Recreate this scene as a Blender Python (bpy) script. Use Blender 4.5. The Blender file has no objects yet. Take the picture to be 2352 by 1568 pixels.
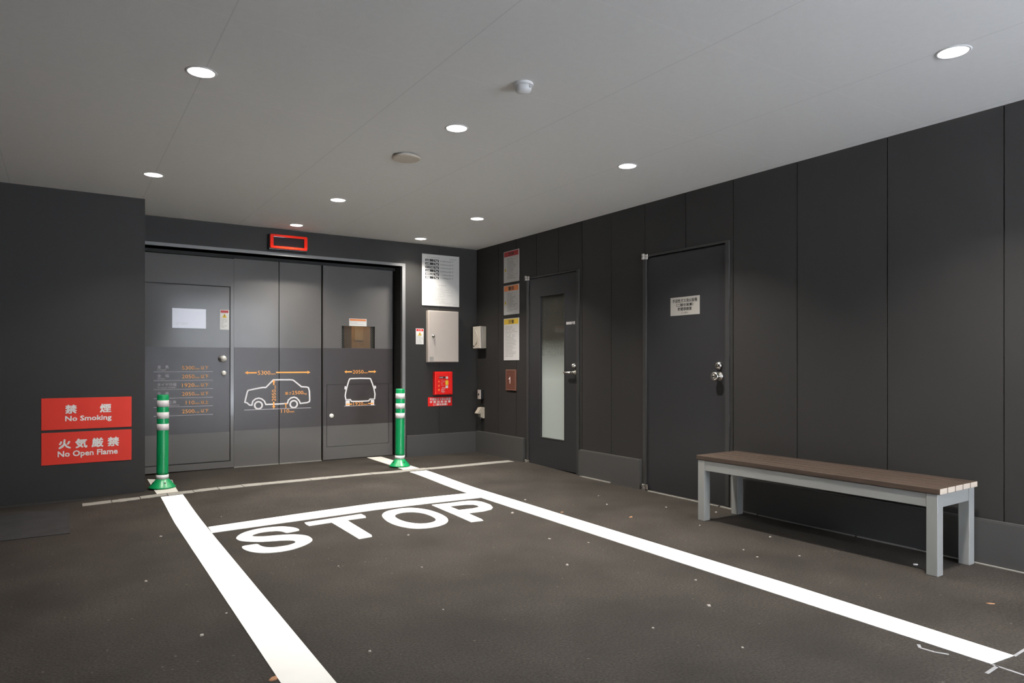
import bpy, bmesh, math, random
from mathutils import Vector, Matrix
random.seed(7)
SC = bpy.context.scene
COL = SC.collection
PI = math.pi

# ------------------------------------------------------------------ materials
def _mat(name):
    m = bpy.data.materials.new(name); m.use_nodes = True
    nt = m.node_tree
    return m, nt, nt.nodes['Principled BSDF'] if 'Principled BSDF' in nt.nodes else None

def node(nt, t, **kw):
    n = nt.nodes.new(t)
    for k, v in kw.items(): setattr(n, k, v)
    return n

def math_n(nt, op, a, b=None):
    n = nt.nodes.new('ShaderNodeMath'); n.operation = op
    for i, v in enumerate((a, b)):
        if v is None: continue
        if isinstance(v, (int, float)): n.inputs[i].default_value = v
        else: nt.links.new(v, n.inputs[i])
    return n.outputs[0]

def pmat(name, col, rough=0.5, metal=0.0, spec=0.5, noise=0.04, nscale=12.0, bump=0.0, bscale=200.0, emit=None, estr=0, coat=0.0):
    """principled material whose colour is gently broken up by noise"""
    m, nt, b = _mat(name)
    tc = node(nt, 'ShaderNodeTexCoord')
    nz = node(nt, 'ShaderNodeTexNoise'); nz.inputs['Scale'].default_value = nscale; nz.inputs['Detail'].default_value = 5
    nt.links.new(tc.outputs['Object'], nz.inputs['Vector'])
    mr = node(nt, 'ShaderNodeMapRange'); mr.inputs['To Min'].default_value = 1 - noise * 2; mr.inputs['To Max'].default_value = 1 + noise * 2
    nt.links.new(nz.outputs['Fac'], mr.inputs['Value'])
    mx = node(nt, 'ShaderNodeMix', data_type='RGBA', blend_type='MULTIPLY'); mx.inputs['Factor'].default_value = 1
    mx.inputs['A'].default_value = (*col, 1)
    nt.links.new(mr.outputs[0], mx.inputs['B'])
    nt.links.new(mx.outputs['Result'], b.inputs['Base Color'])
    b.inputs['Roughness'].default_value = rough; b.inputs['Metallic'].default_value = metal
    b.inputs['Specular IOR Level'].default_value = spec
    b.inputs['Coat Weight'].default_value = coat
    if bump:
        n2 = node(nt, 'ShaderNodeTexNoise'); n2.inputs['Scale'].default_value = bscale; n2.inputs['Detail'].default_value = 3
        nt.links.new(tc.outputs['Object'], n2.inputs['Vector'])
        bp = node(nt, 'ShaderNodeBump'); bp.inputs['Strength'].default_value = bump; bp.inputs['Distance'].default_value = 0.002
        nt.links.new(n2.outputs['Fac'], bp.inputs['Height']); nt.links.new(bp.outputs[0], b.inputs['Normal'])
    if emit:
        b.inputs['Emission Color'].default_value = (*emit, 1); b.inputs['Emission Strength'].default_value = estr
    return m

M = {}
M['wall'] = pmat('dark_wall_paint', (0.027, 0.0252, 0.0238), 0.55, spec=0.16, noise=0.03, nscale=1.5, bump=0.05, bscale=90)
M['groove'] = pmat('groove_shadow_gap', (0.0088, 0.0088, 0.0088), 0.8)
M['kick'] = pmat('grey_kick_board', (0.056, 0.054, 0.052), 0.45, spec=0.3, noise=0.03, nscale=3)
M['doorpaint'] = pmat('grey_steel_door_paint', (0.108, 0.103, 0.099), 0.13, spec=0.20, noise=0.02, nscale=2)
M['sidedoor'] = pmat('charcoal_door_paint', (0.022, 0.022, 0.0235), 0.38, spec=0.35, noise=0.02, nscale=2)
M['frame'] = pmat('dark_door_frame', (0.034, 0.033, 0.032), 0.35, spec=0.4)
M['portal'] = pmat('light_grey_portal_trim', (0.16, 0.16, 0.16), 0.35, spec=0.5)
M['film'] = pmat('brown_grey_vinyl_film', (0.045, 0.038, 0.037), 0.30, spec=0.25, noise=0.02)
M['dwhite'] = pmat('white_vinyl_decal', (0.80, 0.78, 0.79), 0.5)
M['dlilac'] = pmat('pale_grey_vinyl_decal', (0.50, 0.46, 0.48), 0.5)
M['dorange'] = pmat('orange_vinyl_decal', (0.95, 0.40, 0.085), 0.5)
M['paint'] = pmat('white_road_paint', (0.80, 0.80, 0.78), 0.55, noise=0.03, nscale=9, bump=0.15, bscale=250)
M['paint_dull'] = pmat('worn_white_road_paint', (0.50, 0.48, 0.44), 0.6, noise=0.08, nscale=9, bump=0.15, bscale=250)
M['smear'] = pmat('thin_smeared_white_paint', (0.2206, 0.2206, 0.2279), 0.7, noise=0.2, nscale=30)
M['strip'] = pmat('pale_mortar_strip', (0.20, 0.19, 0.17), 0.8, noise=0.15, nscale=14, bump=0.3, bscale=120)
M['green'] = pmat('green_plastic_post', (0.0029, 0.2206, 0.0699), 0.32, spec=0.5, noise=0.02)
M['reflect'] = pmat('white_reflective_band', (0.66, 0.62, 0.63), 0.35, noise=0.03, nscale=60)
M['black'] = pmat('black_plastic', (0.010, 0.010, 0.010), 0.35)
M['red'] = pmat('glossy_red_enamel', (0.62, 0.010, 0.007), 0.3, spec=0.5, noise=0.02)
M['signred'] = pmat('red_sign_board', (0.55, 0.030, 0.016), 0.45, spec=0.2, noise=0.02)
M['displayred'] = pmat('red_bezel_plastic', (0.85, 0.022, 0.008), 0.12, spec=0.5, noise=0.01)
M['screen'] = pmat('dark_display_glass', (0.008, 0.002, 0.004), 0.06, spec=0.6, coat=0.5)
M['white'] = pmat('white_board', (0.70, 0.69, 0.67), 0.45, noise=0.01)
M['offwhite'] = pmat('off_white_notice', (0.52, 0.51, 0.50), 0.5, noise=0.01)
M['ink'] = pmat('black_print', (0.0147, 0.0147, 0.0147), 0.6)
M['greyink'] = pmat('grey_small_print', (0.24, 0.24, 0.24), 0.6)
M['faintink'] = pmat('faint_grey_print', (0.50, 0.49, 0.48), 0.6)
M['darkred'] = pmat('dark_red_header', (0.3309, 0.0074, 0.0074), 0.45)
M['orange'] = pmat('orange_header', (0.5882, 0.1618, 0.0294), 0.45)
M['yellow'] = pmat('yellow_header', (0.625, 0.4118, 0.0221), 0.45)
M['steel'] = pmat('brushed_stainless', (0.74, 0.65, 0.58), 0.42, metal=0.6, noise=0.03, nscale=5)
M['chrome'] = pmat('polished_chrome', (0.85, 0.82, 0.77), 0.2, metal=1.0, noise=0.0)
M['satin'] = pmat('satin_nickel', (0.85, 0.82, 0.76), 0.35, metal=0.4, noise=0.0)
M['plate'] = pmat('brushed_name_plate', (0.3088, 0.2941, 0.2721), 0.5, metal=0.1, noise=0.02)
M['bronze'] = pmat('bronze_number_plate', (0.1176, 0.0478, 0.0331), 0.4, metal=0.2, noise=0.04)
M['bronze_rim'] = pmat('light_bronze_rim', (0.2059, 0.1103, 0.0809), 0.4, metal=0.3)
M['beige'] = pmat('beige_plastic', (0.40, 0.35, 0.28), 0.4)
M['benchmetal'] = pmat('light_grey_powder_coat', (0.235, 0.235, 0.225), 0.4, metal=0.1, noise=0.01)
M['trimwhite'] = pmat('white_plastic', (0.88, 0.88, 0.88), 0.45, noise=0.0)
M['reflector'] = pmat('downlight_reflector', (0.85, 0.83, 0.78), 0.35, noise=0.0)
M['disc'] = pmat('beige_ceiling_disc', (0.50, 0.44, 0.36), 0.6, noise=0.01)
M['plankend'] = pmat('pale_sawn_plank_end', (0.3824, 0.3235, 0.2647), 0.7, noise=0.1, nscale=60)
M['leaf'] = pmat('dry_brown_leaf', (0.3088, 0.1471, 0.0662), 0.7, noise=0.2, nscale=60)
M['pebble'] = pmat('pale_pebble', (0.3088, 0.2868, 0.2574), 0.8, noise=0.1, nscale=60)
M['floorplate'] = pmat('dull_grey_floor_plate', (0.024, 0.024, 0.025), 0.8, spec=0.2, noise=0.2, nscale=8, bump=0.3, bscale=60)
M['shaft'] = pmat('dark_interior_wall', (0.008, 0.008, 0.0075), 0.9, spec=0.03)
M['ochre'] = pmat('ochre_cabinet', (0.42, 0.22, 0.06), 0.5)
M['ochre_light'] = pmat('ochre_cabinet_panel', (0.52, 0.32, 0.14), 0.45)
M['pavement'] = pmat('pale_pavement', (0.62, 0.61, 0.59), 0.85, noise=0.08, nscale=3)
M['road'] = pmat('grey_road_surface', (0.20, 0.20, 0.20), 0.85, noise=0.08, nscale=3)
M['facade'] = pmat('grey_facade', (0.13, 0.13, 0.125), 0.8, noise=0.03)
M['plain_steel'] = pmat('satin_plate', (0.42, 0.41, 0.42), 0.4, metal=0.7, noise=0.05, nscale=3)
M['lidmetal'] = pmat('pale_beige_metal', (0.62, 0.56, 0.48), 0.35, metal=0.2)
M['lamp'] = pmat('lit_diffuser', (0.9, 0.9, 0.88), 0.5, noise=0.0, emit=(1.0, 0.97, 0.92), estr=22)

# asphalt: fine aggregate, faint brown patches, rare pale chips
def asphalt():
    m, nt, b = _mat('dark_asphalt')
    tc = node(nt, 'ShaderNodeTexCoord'); V = tc.outputs['Object']
    def noise(s, d=4):
        n = node(nt, 'ShaderNodeTexNoise'); n.inputs['Scale'].default_value = s; n.inputs['Detail'].default_value = d
        nt.links.new(V, n.inputs['Vector']); return n.outputs['Fac']
    r1 = node(nt, 'ShaderNodeValToRGB'); r1.color_ramp.elements[0].position = 0.3; r1.color_ramp.elements[1].position = 0.72
    r1.color_ramp.elements[0].color = (0.016, 0.0130, 0.0103, 1); r1.color_ramp.elements[1].color = (0.031, 0.0262, 0.0215, 1)
    nt.links.new(noise(2.2, 6), r1.inputs['Fac'])
    fine = noise(95, 4)
    mr = node(nt, 'ShaderNodeMapRange'); mr.inputs['From Min'].default_value = 0.3; mr.inputs['From Max'].default_value = 0.7
    mr.inputs['To Min'].default_value = 0.45; mr.inputs['To Max'].default_value = 1.65; nt.links.new(fine, mr.inputs['Value'])
    mx = node(nt, 'ShaderNodeMix', data_type='RGBA', blend_type='MULTIPLY'); mx.inputs['Factor'].default_value = 1
    nt.links.new(r1.outputs['Color'], mx.inputs['A']); nt.links.new(mr.outputs[0], mx.inputs['B'])
    vo = node(nt, 'ShaderNodeTexVoronoi'); vo.inputs['Scale'].default_value = 20; nt.links.new(V, vo.inputs['Vector'])
    dd = math_n(nt, 'LESS_THAN', vo.outputs['Distance'], 0.10)
    pick = math_n(nt, 'GREATER_THAN', noise(7, 1), 0.60)
    chip = math_n(nt, 'MULTIPLY', dd, pick)
    mx2 = node(nt, 'ShaderNodeMix', data_type='RGBA'); nt.links.new(chip, mx2.inputs['Factor'])
    nt.links.new(mx.outputs['Result'], mx2.inputs['A']); mx2.inputs['B'].default_value = (0.085, 0.076, 0.066, 1)
    nt.links.new(mx2.outputs['Result'], b.inputs['Base Color'])
    b.inputs['Roughness'].default_value = 0.75; b.inputs['Specular IOR Level'].default_value = 0.2
    bp = node(nt, 'ShaderNodeBump'); bp.inputs['Strength'].default_value = 0.6; bp.inputs['Distance'].default_value = 0.004
    nt.links.new(noise(130, 3), bp.inputs['Height']); nt.links.new(bp.outputs[0], b.inputs['Normal'])
    return m
M['asphalt'] = asphalt()

# ceiling boards: 0.91 m sheets, dark joints one way, faint light joints the other
def ceiling_mat():
    m, nt, b = _mat('light_grey_ceiling_board')
    tc = node(nt, 'ShaderNodeTexCoord'); sp = node(nt, 'ShaderNodeSeparateXYZ'); nt.links.new(tc.outputs['Object'], sp.inputs[0])
    def line(o, off, w):
        a = math_n(nt, 'FRACT', math_n(nt, 'DIVIDE', math_n(nt, 'ADD', o, 91 - off), 0.91))
        return math_n(nt, 'LESS_THAN', math_n(nt, 'ABSOLUTE', math_n(nt, 'SUBTRACT', a, 0.5)), w)
    lx = line(sp.outputs['X'], 0.565 + 0.455, 0.0035); ly = line(sp.outputs['Y'], 2.93 + 0.455, 0.008)
    nz = node(nt, 'ShaderNodeTexNoise'); nz.inputs['Scale'].default_value = 30; nz.inputs['Detail'].default_value = 4
    nt.links.new(tc.outputs['Object'], nz.inputs['Vector'])
    mr = node(nt, 'ShaderNodeMapRange'); mr.inputs['To Min'].default_value = 0.97; mr.inputs['To Max'].default_value = 1.03
    nt.links.new(nz.outputs['Fac'], mr.inputs['Value'])
    v = math_n(nt, 'MULTIPLY', mr.outputs[0], math_n(nt, 'SUBTRACT', 1.0, math_n(nt, 'MULTIPLY', lx, 0.11)))
    v = math_n(nt, 'MULTIPLY', v, math_n(nt, 'ADD', 1.0, math_n(nt, 'MULTIPLY', ly, 0.02)))
    mx = node(nt, 'ShaderNodeMix', data_type='RGBA', blend_type='MULTIPLY'); mx.inputs['Factor'].default_value = 1
    mx.inputs['A'].default_value = (0.88, 0.87, 0.85, 1); nt.links.new(v, mx.inputs['B'])
    nt.links.new(mx.outputs['Result'], b.inputs['Base Color'])
    b.inputs['Roughness'].default_value = 0.75; b.inputs['Specular IOR Level'].default_value = 0.25
    n2 = node(nt, 'ShaderNodeTexNoise'); n2.inputs['Scale'].default_value = 160; nt.links.new(tc.outputs['Object'], n2.inputs['Vector'])
    bp = node(nt, 'ShaderNodeBump'); bp.inputs['Strength'].default_value = 0.25; bp.inputs['Distance'].default_value = 0.002
    nt.links.new(n2.outputs['Fac'], bp.inputs['Height']); nt.links.new(bp.outputs[0], b.inputs['Normal'])
    return m
M['ceiling'] = ceiling_mat()

def wood():
    m, nt, b = _mat('brown_plank')
    tc = node(nt, 'ShaderNodeTexCoord'); mp = node(nt, 'ShaderNodeMapping'); mp.inputs['Scale'].default_value = (40, 1.2, 40)
    nt.links.new(tc.outputs['Object'], mp.inputs['Vector'])
    nz = node(nt, 'ShaderNodeTexNoise'); nz.inputs['Scale'].default_value = 2.5; nz.inputs['Detail'].default_value = 6
    nt.links.new(mp.outputs[0], nz.inputs['Vector'])
    r = node(nt, 'ShaderNodeValToRGB'); r.color_ramp.elements[0].color = (0.030, 0.0195, 0.0134, 1); r.color_ramp.elements[1].color = (0.057, 0.038, 0.027, 1)
    r.color_ramp.elements[0].position = 0.3; r.color_ramp.elements[1].position = 0.7
    nt.links.new(nz.outputs['Fac'], r.inputs['Fac']); nt.links.new(r.outputs['Color'], b.inputs['Base Color'])
    b.inputs['Roughness'].default_value = 0.5; b.inputs['Specular IOR Level'].default_value = 0.4
    return m
M['wood'] = wood()

def wired_glass(name, frost_lo=None, frost_hi=None):
    """thin pane: dark clear glass with diagonal wire, optionally frosted below a height"""
    m, nt, b = _mat(name)
    out = nt.nodes['Material Output']
    tc = node(nt, 'ShaderNodeTexCoord'); sp = node(nt, 'ShaderNodeSeparateXYZ'); nt.links.new(tc.outputs['Object'], sp.inputs[0])
    X, Z = sp.outputs['X'], sp.outputs['Z']
    def lat(v):
        a = math_n(nt, 'FRACT', math_n(nt, 'DIVIDE', v, 0.022))
        return math_n(nt, 'LESS_THAN', math_n(nt, 'ABSOLUTE', math_n(nt, 'SUBTRACT', a, 0.5)), 0.055)
    wire = math_n(nt, 'MAXIMUM', lat(math_n(nt, 'ADD', math_n(nt, 'ADD', X, Z), 10)), lat(math_n(nt, 'ADD', math_n(nt, 'SUBTRACT', X, Z), 10)))
    tr = node(nt, 'ShaderNodeBsdfTransparent'); tr.inputs[0].default_value = (0.72, 0.75, 0.72, 1)
    gl = node(nt, 'ShaderNodeBsdfGlossy'); gl.inputs['Roughness'].default_value = 0.03
    fr = node(nt, 'ShaderNodeFresnel'); fr.inputs[0].default_value = 1.5
    mg = node(nt, 'ShaderNodeMixShader'); nt.links.new(fr.outputs[0], mg.inputs[0]); nt.links.new(tr.outputs[0], mg.inputs[1]); nt.links.new(gl.outputs[0], mg.inputs[2])
    wd = node(nt, 'ShaderNodeBsdfDiffuse'); wd.inputs[0].default_value = (0.16, 0.15, 0.13, 1)
    mw = node(nt, 'ShaderNodeMixShader'); nt.links.new(wire, mw.inputs[0]); nt.links.new(mg.outputs[0], mw.inputs[1]); nt.links.new(wd.outputs[0], mw.inputs[2])
    last = mw.outputs[0]
    if frost_lo is not None:
        b.inputs['Base Color'].default_value = (0.30, 0.33, 0.31, 1); b.inputs['Roughness'].default_value = 0.35
        mr = node(nt, 'ShaderNodeMapRange'); mr.inputs['From Min'].default_value = frost_hi; mr.inputs['From Max'].default_value = frost_lo
        nt.links.new(Z, mr.inputs['Value'])
        mf = node(nt, 'ShaderNodeMixShader'); nt.links.new(mr.outputs[0], mf.inputs[0]); nt.links.new(last, mf.inputs[1]); nt.links.new(b.outputs[0], mf.inputs[2])
        last = mf.outputs[0]
    nt.links.new(last, out.inputs['Surface'])
    return m
M['glass'] = wired_glass('wired_glass')
M['frosted'] = wired_glass('frosted_wired_glass', 0.93, 1.36)

# ------------------------------------------------------------------ helpers
def link(o, parent=None):
    COL.objects.link(o)
    if parent: o.parent = parent
    return o

def mesh_obj(name, bm, mat, parent=None, smooth=False, loc=None, rz=0):
    me = bpy.data.meshes.new(name)
    bmesh.ops.recalc_face_normals(bm, faces=bm.faces)
    bm.to_mesh(me); bm.free()
    for mm in (mat if isinstance(mat, (list, tuple)) else [mat]): me.materials.append(M[mm])
    if smooth:
        for p in me.polygons: p.use_smooth = True
    o = bpy.data.objects.new(name, me)
    if loc: o.location = loc
    o.rotation_euler = (0, 0, rz)
    return link(o, parent)

def tag(o, label=None, cat=None, group=None, kind=None):
    if label: o['label'] = label
    if cat: o['category'] = cat
    if group: o['group'] = group
    if kind: o['kind'] = kind
    return o

def thing(name, label, cat, loc=(0, 0, 0), rz=0, group=None):
    o = bpy.data.objects.new(name, None); o.location = loc; o.rotation_euler = (0, 0, rz); o.empty_display_size = 0.05
    return tag(link(o), label, cat, group)

def box(bm, x0, x1, y0, y1, z0, z1, mi=0):
    v = [bm.verts.new((x, y, z)) for z in (z0, z1) for x, y in ((x0, y0), (x1, y0), (x1, y1), (x0, y1))]
    for f in ((0, 3, 2, 1), (4, 5, 6, 7), (0, 1, 5, 4), (1, 2, 6, 5), (2, 3, 7, 6), (3, 0, 4, 7)):
        bm.faces.new([v[i] for i in f]).material_index = mi
    return bm

def bevbox(x0, x1, y0, y1, z0, z1, r=0.004, seg=2):
    bm = bmesh.new(); box(bm, x0, x1, y0, y1, z0, z1)
    bmesh.ops.bevel(bm, geom=bm.edges[:], offset=r, segments=seg, affect='EDGES', profile=0.5)
    return bm

def prism(bm, pts, axis, a, b, mi=0):
    """extrude a closed 2-D outline along an axis between a and b"""
    def P(u, v, w):
        return {'x': (w, u, v), 'y': (u, w, v), 'z': (u, v, w)}[axis]
    A = [bm.verts.new(P(u, v, a)) for u, v in pts]; B = [bm.verts.new(P(u, v, b)) for u, v in pts]
    n = len(pts)
    bm.faces.new(A).material_index = mi; bm.faces.new(B[::-1]).material_index = mi
    for i in range(n): bm.faces.new((A[i], A[(i + 1) % n], B[(i + 1) % n], B[i])).material_index = mi
    return bm

def lathe(bm, prof, seg=32, cx=0, cy=0, axis='z', mi=0):
    """revolve (radius, height) points; axis y: heights run along -y"""
    rings = []
    for r, h in prof:
        ring = []
        for k in range(seg):
            a = 2 * PI * k / seg; c, s = r * math.cos(a), r * math.sin(a)
            ring.append(bm.verts.new((cx + c, cy + s, h) if axis == 'z' else (cx + c, -h, cy + s)))
        rings.append(ring)
    for i in range(len(rings) - 1):
        for k in range(seg):
            bm.faces.new((rings[i][k], rings[i][(k + 1) % seg], rings[i + 1][(k + 1) % seg], rings[i + 1][k])).material_index = mi
    if prof[0][0] > 1e-5: bm.faces.new(rings[0][::-1]).material_index = mi
    if prof[-1][0] > 1e-5: bm.faces.new(rings[-1]).material_index = mi
    return bm

def stroke(bm, pts, w, y0, y1, closed=False):
    """a band of constant width along a 2-D path in the x-z plane"""
    if closed and pts[0] == pts[-1]: pts = pts[:-1]
    n = len(pts); L = []; R = []
    for i, p in enumerate(pts):
        a = Vector(pts[i - 1]) if (i or closed) else None
        c = Vector(pts[(i + 1) % n]) if (i < n - 1 or closed) else None
        p = Vector(p)
        d1 = (p - a).normalized() if a is not None else (c - p).normalized()
        d2 = (c - p).normalized() if c is not None else d1
        t = (d1 + d2).normalized(); nn = Vector((-t.y, t.x)); k = w / 2 / max(0.45, nn.dot(Vector((-d1.y, d1.x))))
        L.append(p + nn * k); R.append(p - nn * k)
    rng = range(n if closed else n - 1)
    vl = [[bm.verts.new((q.x, y, q.y)) for q in S] for S in (L, R) for y in (y0, y1)]
    l0, l1, r0, r1 = vl
    for i in rng:
        j = (i + 1) % n
        bm.faces.new((l0[i], l0[j], r0[j], r0[i])); bm.faces.new((l1[i], r1[i], r1[j], l1[j]))
        bm.faces.new((l0[i], l1[i], l1[j], l0[j])); bm.faces.new((r0[i], r0[j], r1[j], r1[i]))
    if not closed:
        bm.faces.new((l0[0], r0[0], r1[0], l1[0])); bm.faces.new((l0[-1], l1[-1], r1[-1], r0[-1]))
    return bm

_tc = {}
def glyphs(s, bold):
    key = (s, bold)
    if key not in _tc:
        c = bpy.data.curves.new('t', 'FONT'); c.body = s; c.size = 1; c.resolution_u = 2; c.fill_mode = 'FRONT'
        o = bpy.data.objects.new('t', c); COL.objects.link(o)
        me = bpy.data.meshes.new_from_object(o.evaluated_get(bpy.context.evaluated_depsgraph_get()))
        V = []; F = []
        sh_ = [(0, 0)] if bold < 0.011 else [(bold * 1.5 * math.cos(a), bold * 1.5 * math.sin(a)) for a in (PI / 4, 3 * PI / 4, 5 * PI / 4, 7 * PI / 4)] + [(0, 0)]
        for k, (dx, dy) in enumerate(sh_):          # emboldened by slightly shifted copies of each stroke
            n0 = len(V)
            V += [(v.co.x + dx, v.co.y + dy, k) for v in me.vertices]; F += [tuple(i + n0 for i in p.vertices) for p in me.polygons]
        _tc[key] = (V, F)
        bpy.data.objects.remove(o); bpy.data.curves.remove(c); bpy.data.meshes.remove(me)
    return _tc[key]

def text(bm, s, x0, x1, z0, z1, y, bold=0.012, rot=False, mi=0):
    """fit lettering into a rectangle of the x-z plane, readable from -y"""
    V, F = glyphs(s, bold)
    xs = [v[0] for v in V]; ys = [v[1] for v in V]
    w = max(xs) - min(xs); h = max(ys) - min(ys)
    vs = []
    for v in V:
        a = (v[0] - min(xs)) / w; b = (v[1] - min(ys)) / h
        yy_ = y - v[2] * 0.00003
        if rot: vs.append(bm.verts.new((x1 - (x1 - x0) * b, yy_, z0 + (z1 - z0) * a)))
        else: vs.append(bm.verts.new((x0 + (x1 - x0) * a, yy_, z0 + (z1 - z0) * b)))
    for f in F:
        try: bm.faces.new([vs[i] for i in f]).material_index = mi
        except ValueError: pass
    return bm

def dashes(bm, x0, x1, z, y, h=0.005, n=1, pitch=0.02, fill=0.8, mi=0, seed=0):
    """rows of small print too small to read: broken short bars"""
    r = random.Random(seed)
    for k in range(n):
        zz = z - k * pitch; x = x0; end = x0 + (x1 - x0) * r.uniform(0.45, 1.0)
        while x < end:
            w = r.uniform(0.008, 0.03)
            if r.random() < fill: box(bm, x, min(x + w, x1), y, y + 0.0004, zz - h, zz, mi)
            x += w + 0.004
    return bm

def tree(o, parent=None, label=None, group=None):
    c = o.copy(); COL.objects.link(c)
    if parent: c.parent = parent
    if label: c['label'] = label
    for ch in list(o.children): tree(ch, c)
    return c

# floor rises two centimetres towards the corner behind the strip
def fz(X, Y):
    def ss(a, b, t): t = min(1, max(0, (t - a) / (b - a))); return t * t * (3 - 2 * t)
    return 0.022 * ss(5.1, 6.2, Y) * ss(-0.1, 1.3, X)

XR, YB, YD, YL, ZC = 4.26, 7.27, 7.50, 6.57, 2.501

# ------------------------------------------------------------------ the room shell
def struct(name, bm, mat, **kw):
    return tag(mesh_obj(name, bm, mat, **kw), kind='structure')

bm = bmesh.new()
xs = [-1.4 + 0.15 * i for i in range(41)]; ys = [-1.55 + 0.15 * i for i in range(63)]
gv = [[bm.verts.new((x, y, fz(x, y))) for x in xs] for y in ys]
for j in range(len(ys) - 1):
    for i in range(len(xs) - 1): bm.faces.new((gv[j][i], gv[j][i + 1], gv[j + 1][i + 1], gv[j + 1][i]))
struct('floor', bm, 'asphalt')

# ceiling with round cut-outs for the downlights
LIGHTS = [(0.555, 3.562), (0.560, 5.69), (1.957, 3.575), (1.965, 5.70), (1.970, 6.965), (3.343, 3.594), (3.343, 5.697), (3.349, 6.96), (3.343, 1.474)]
HIDDEN = []
RA = 0.062
bm = bmesh.new()
allL = LIGHTS + HIDDEN
cx = sorted({round(a + d, 4) for a, _ in allL for d in (-0.1, 0.1)} | {-1.4, 4.4})
def mergecuts(c, step=0.05):
    out = [c[0]]
    for v in c[1:]:
        if v - out[-1] > 1e-4: out.append(v)
    return out
rows = [(1.474, [l for l in allL if abs(l[1] - 1.474) < .01]), (3.577, [l for l in allL if abs(l[1] - 3.577) < .05]),
        (5.695, [l for l in allL if abs(l[1] - 5.695) < .05]), (6.962, [l for l in allL if abs(l[1] - 6.962) < .05])]
def quad(x0, x1, y0, y1):
    bm.faces.new([bm.verts.new((x, y, ZC)) for x, y in ((x0, y0), (x1, y0), (x1, y1), (x0, y1))])
yprev = -1.55
for yc, ls in rows:
    quad(-1.4, 4.4, yprev, yc - 0.12)
    xp = -1.4
    for lx, ly in sorted(ls):
        quad(xp, lx - 0.1, yc - 0.12, yc + 0.12); xp = lx + 0.1
        N = 40; circ = []; sq = []
        for k in range(N):
            a = 2 * PI * (k + 0.5) / N; c, s = math.cos(a), math.sin(a)
            circ.append(bm.verts.new((lx + RA * c, ly + RA * s, ZC)))
            t = min(0.1 / max(abs(c), 1e-6), (0.12 - (ly - yc) * (1 if s > 0 else -1)) / max(abs(s), 1e-6))
            sq.append(bm.verts.new((lx + t * c, ly + t * s, ZC)))
        for k in range(N):
            j = (k + 1) % N; bm.faces.new((circ[k], circ[j], sq[j], sq[k]))
        for sx in (-0.1, 0.1):
            for sy in (-1, 1):
                Y = yc + 0.12 * sy; cand = sorted(sq, key=lambda v: (v.co.x - lx - sx) ** 2 + (v.co.y - Y) ** 2)[:2]
                bm.faces.new((cand[0], cand[1], bm.verts.new((lx + sx, Y, ZC))))
    quad(xp, 4.4, yc - 0.12, yc + 0.12); yprev = yc + 0.12
quad(-1.4, 4.4, yprev, 7.45)
box(bm, -1.45, 4.5, -1.6, 8.0, ZC + 0.08, ZC + 0.25)           # slab above the boards
box(bm, -1.4, 4.4, -1.60, -1.55, ZC - 0.0, ZC + 0.1)            # edge of the soffit
ceil = struct('ceiling', bm, 'ceiling')

# right wall: panels with narrow joints, openings for two doors (local x runs towards -y of the room)
def panels(bm, cuts, zlo, zhi, face, gap=0.006, t=0.012, hole=None, vertical='x', mi=0, back=True):
    """cladding panels between cuts with open joints in front of a dark backing"""
    for a, b in zip(cuts[:-1], cuts[1:]):
        spans = [(a + gap / 2, b - gap / 2, zlo, zhi)]
        for (h0, h1, hz) in (hole or []):
            new = []
            for (p, q, z0, z1) in spans:
                if q <= h0 or p >= h1 or z0 >= hz: new.append((p, q, z0, z1)); continue
                if p < h0: new.append((p, h0, z0, z1))
                if q > h1: new.append((h1, q, z0, z1))
                if z1 > hz: new.append((max(p, h0), min(q, h1), hz, z1))
            spans = new
        for p, q, z0, z1 in spans:
            if q - p > 0.003: yield p, q, z0, z1

RW_H = [(3.445, 4.372, 2.045), (5.262, 6.172, 2.04)]
bm = bmesh.new()
cuts = [-1.6, -1.0, -0.45, 0.0, 0.40, 1.01, 1.626, 2.253, 2.874, 3.416, 3.89, 4.36, 4.798, 5.225, 5.61, 6.00, 6.39, 6.77, YB]
for p, q, z0, z1 in panels(bm, cuts, -0.03, ZC, XR, hole=RW_H): box(bm, XR, XR + 0.012, p, q, z0, z1)
for p, q, z0, z1 in panels(bm, [-1.6, YB + 0.3], -0.05, ZC + 0.08, XR, gap=0, hole=RW_H): box(bm, XR + 0.0121, XR + 0.09, p, q, z0, z1, 1)
struct('wall_right', bm, ['wall', 'groove'])

# back wall with the wide portal; header above it
bm = bmesh.new()
PX0, PX1, PZ = 0.45, 3.270, 2.222
for p, q, z0, z1 in panels(bm, [0.1, 3.744, XR], -0.03, ZC, YB, gap=0.004, hole=[(PX0, PX1, PZ)]):
    box(bm, p, q, YB, YB + 0.012, z0, z1)
for p, q, z0, z1 in panels(bm, [0.0, XR + 0.09], -0.05, ZC + 0.08, YB, gap=0, hole=[(PX0, PX1, PZ)]): box(bm, p, q, YB + 0.0121, YB + 0.20, z0, z1, 1)
box(bm, PX1 - 0.002, PX1 + 0.02, YB + 0.002, YD + 0.1, -0.03, PZ, 0)         # jamb return
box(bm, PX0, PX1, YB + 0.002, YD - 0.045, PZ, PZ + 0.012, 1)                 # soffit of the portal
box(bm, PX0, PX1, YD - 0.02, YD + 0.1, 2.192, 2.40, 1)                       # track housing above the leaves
box(bm, PX0, PX1 + 0.02, YD + 0.052, YD + 0.09, 2.05, 2.45, 1); box(bm, 3.215, PX1 + 0.02, YD + 0.046, YD + 0.09, -0.03, 2.3, 1)  # plates added behind the leaves to stop shaft lamp light leaking through
struct('wall_back', bm, ['wall', 'groove'])

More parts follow.
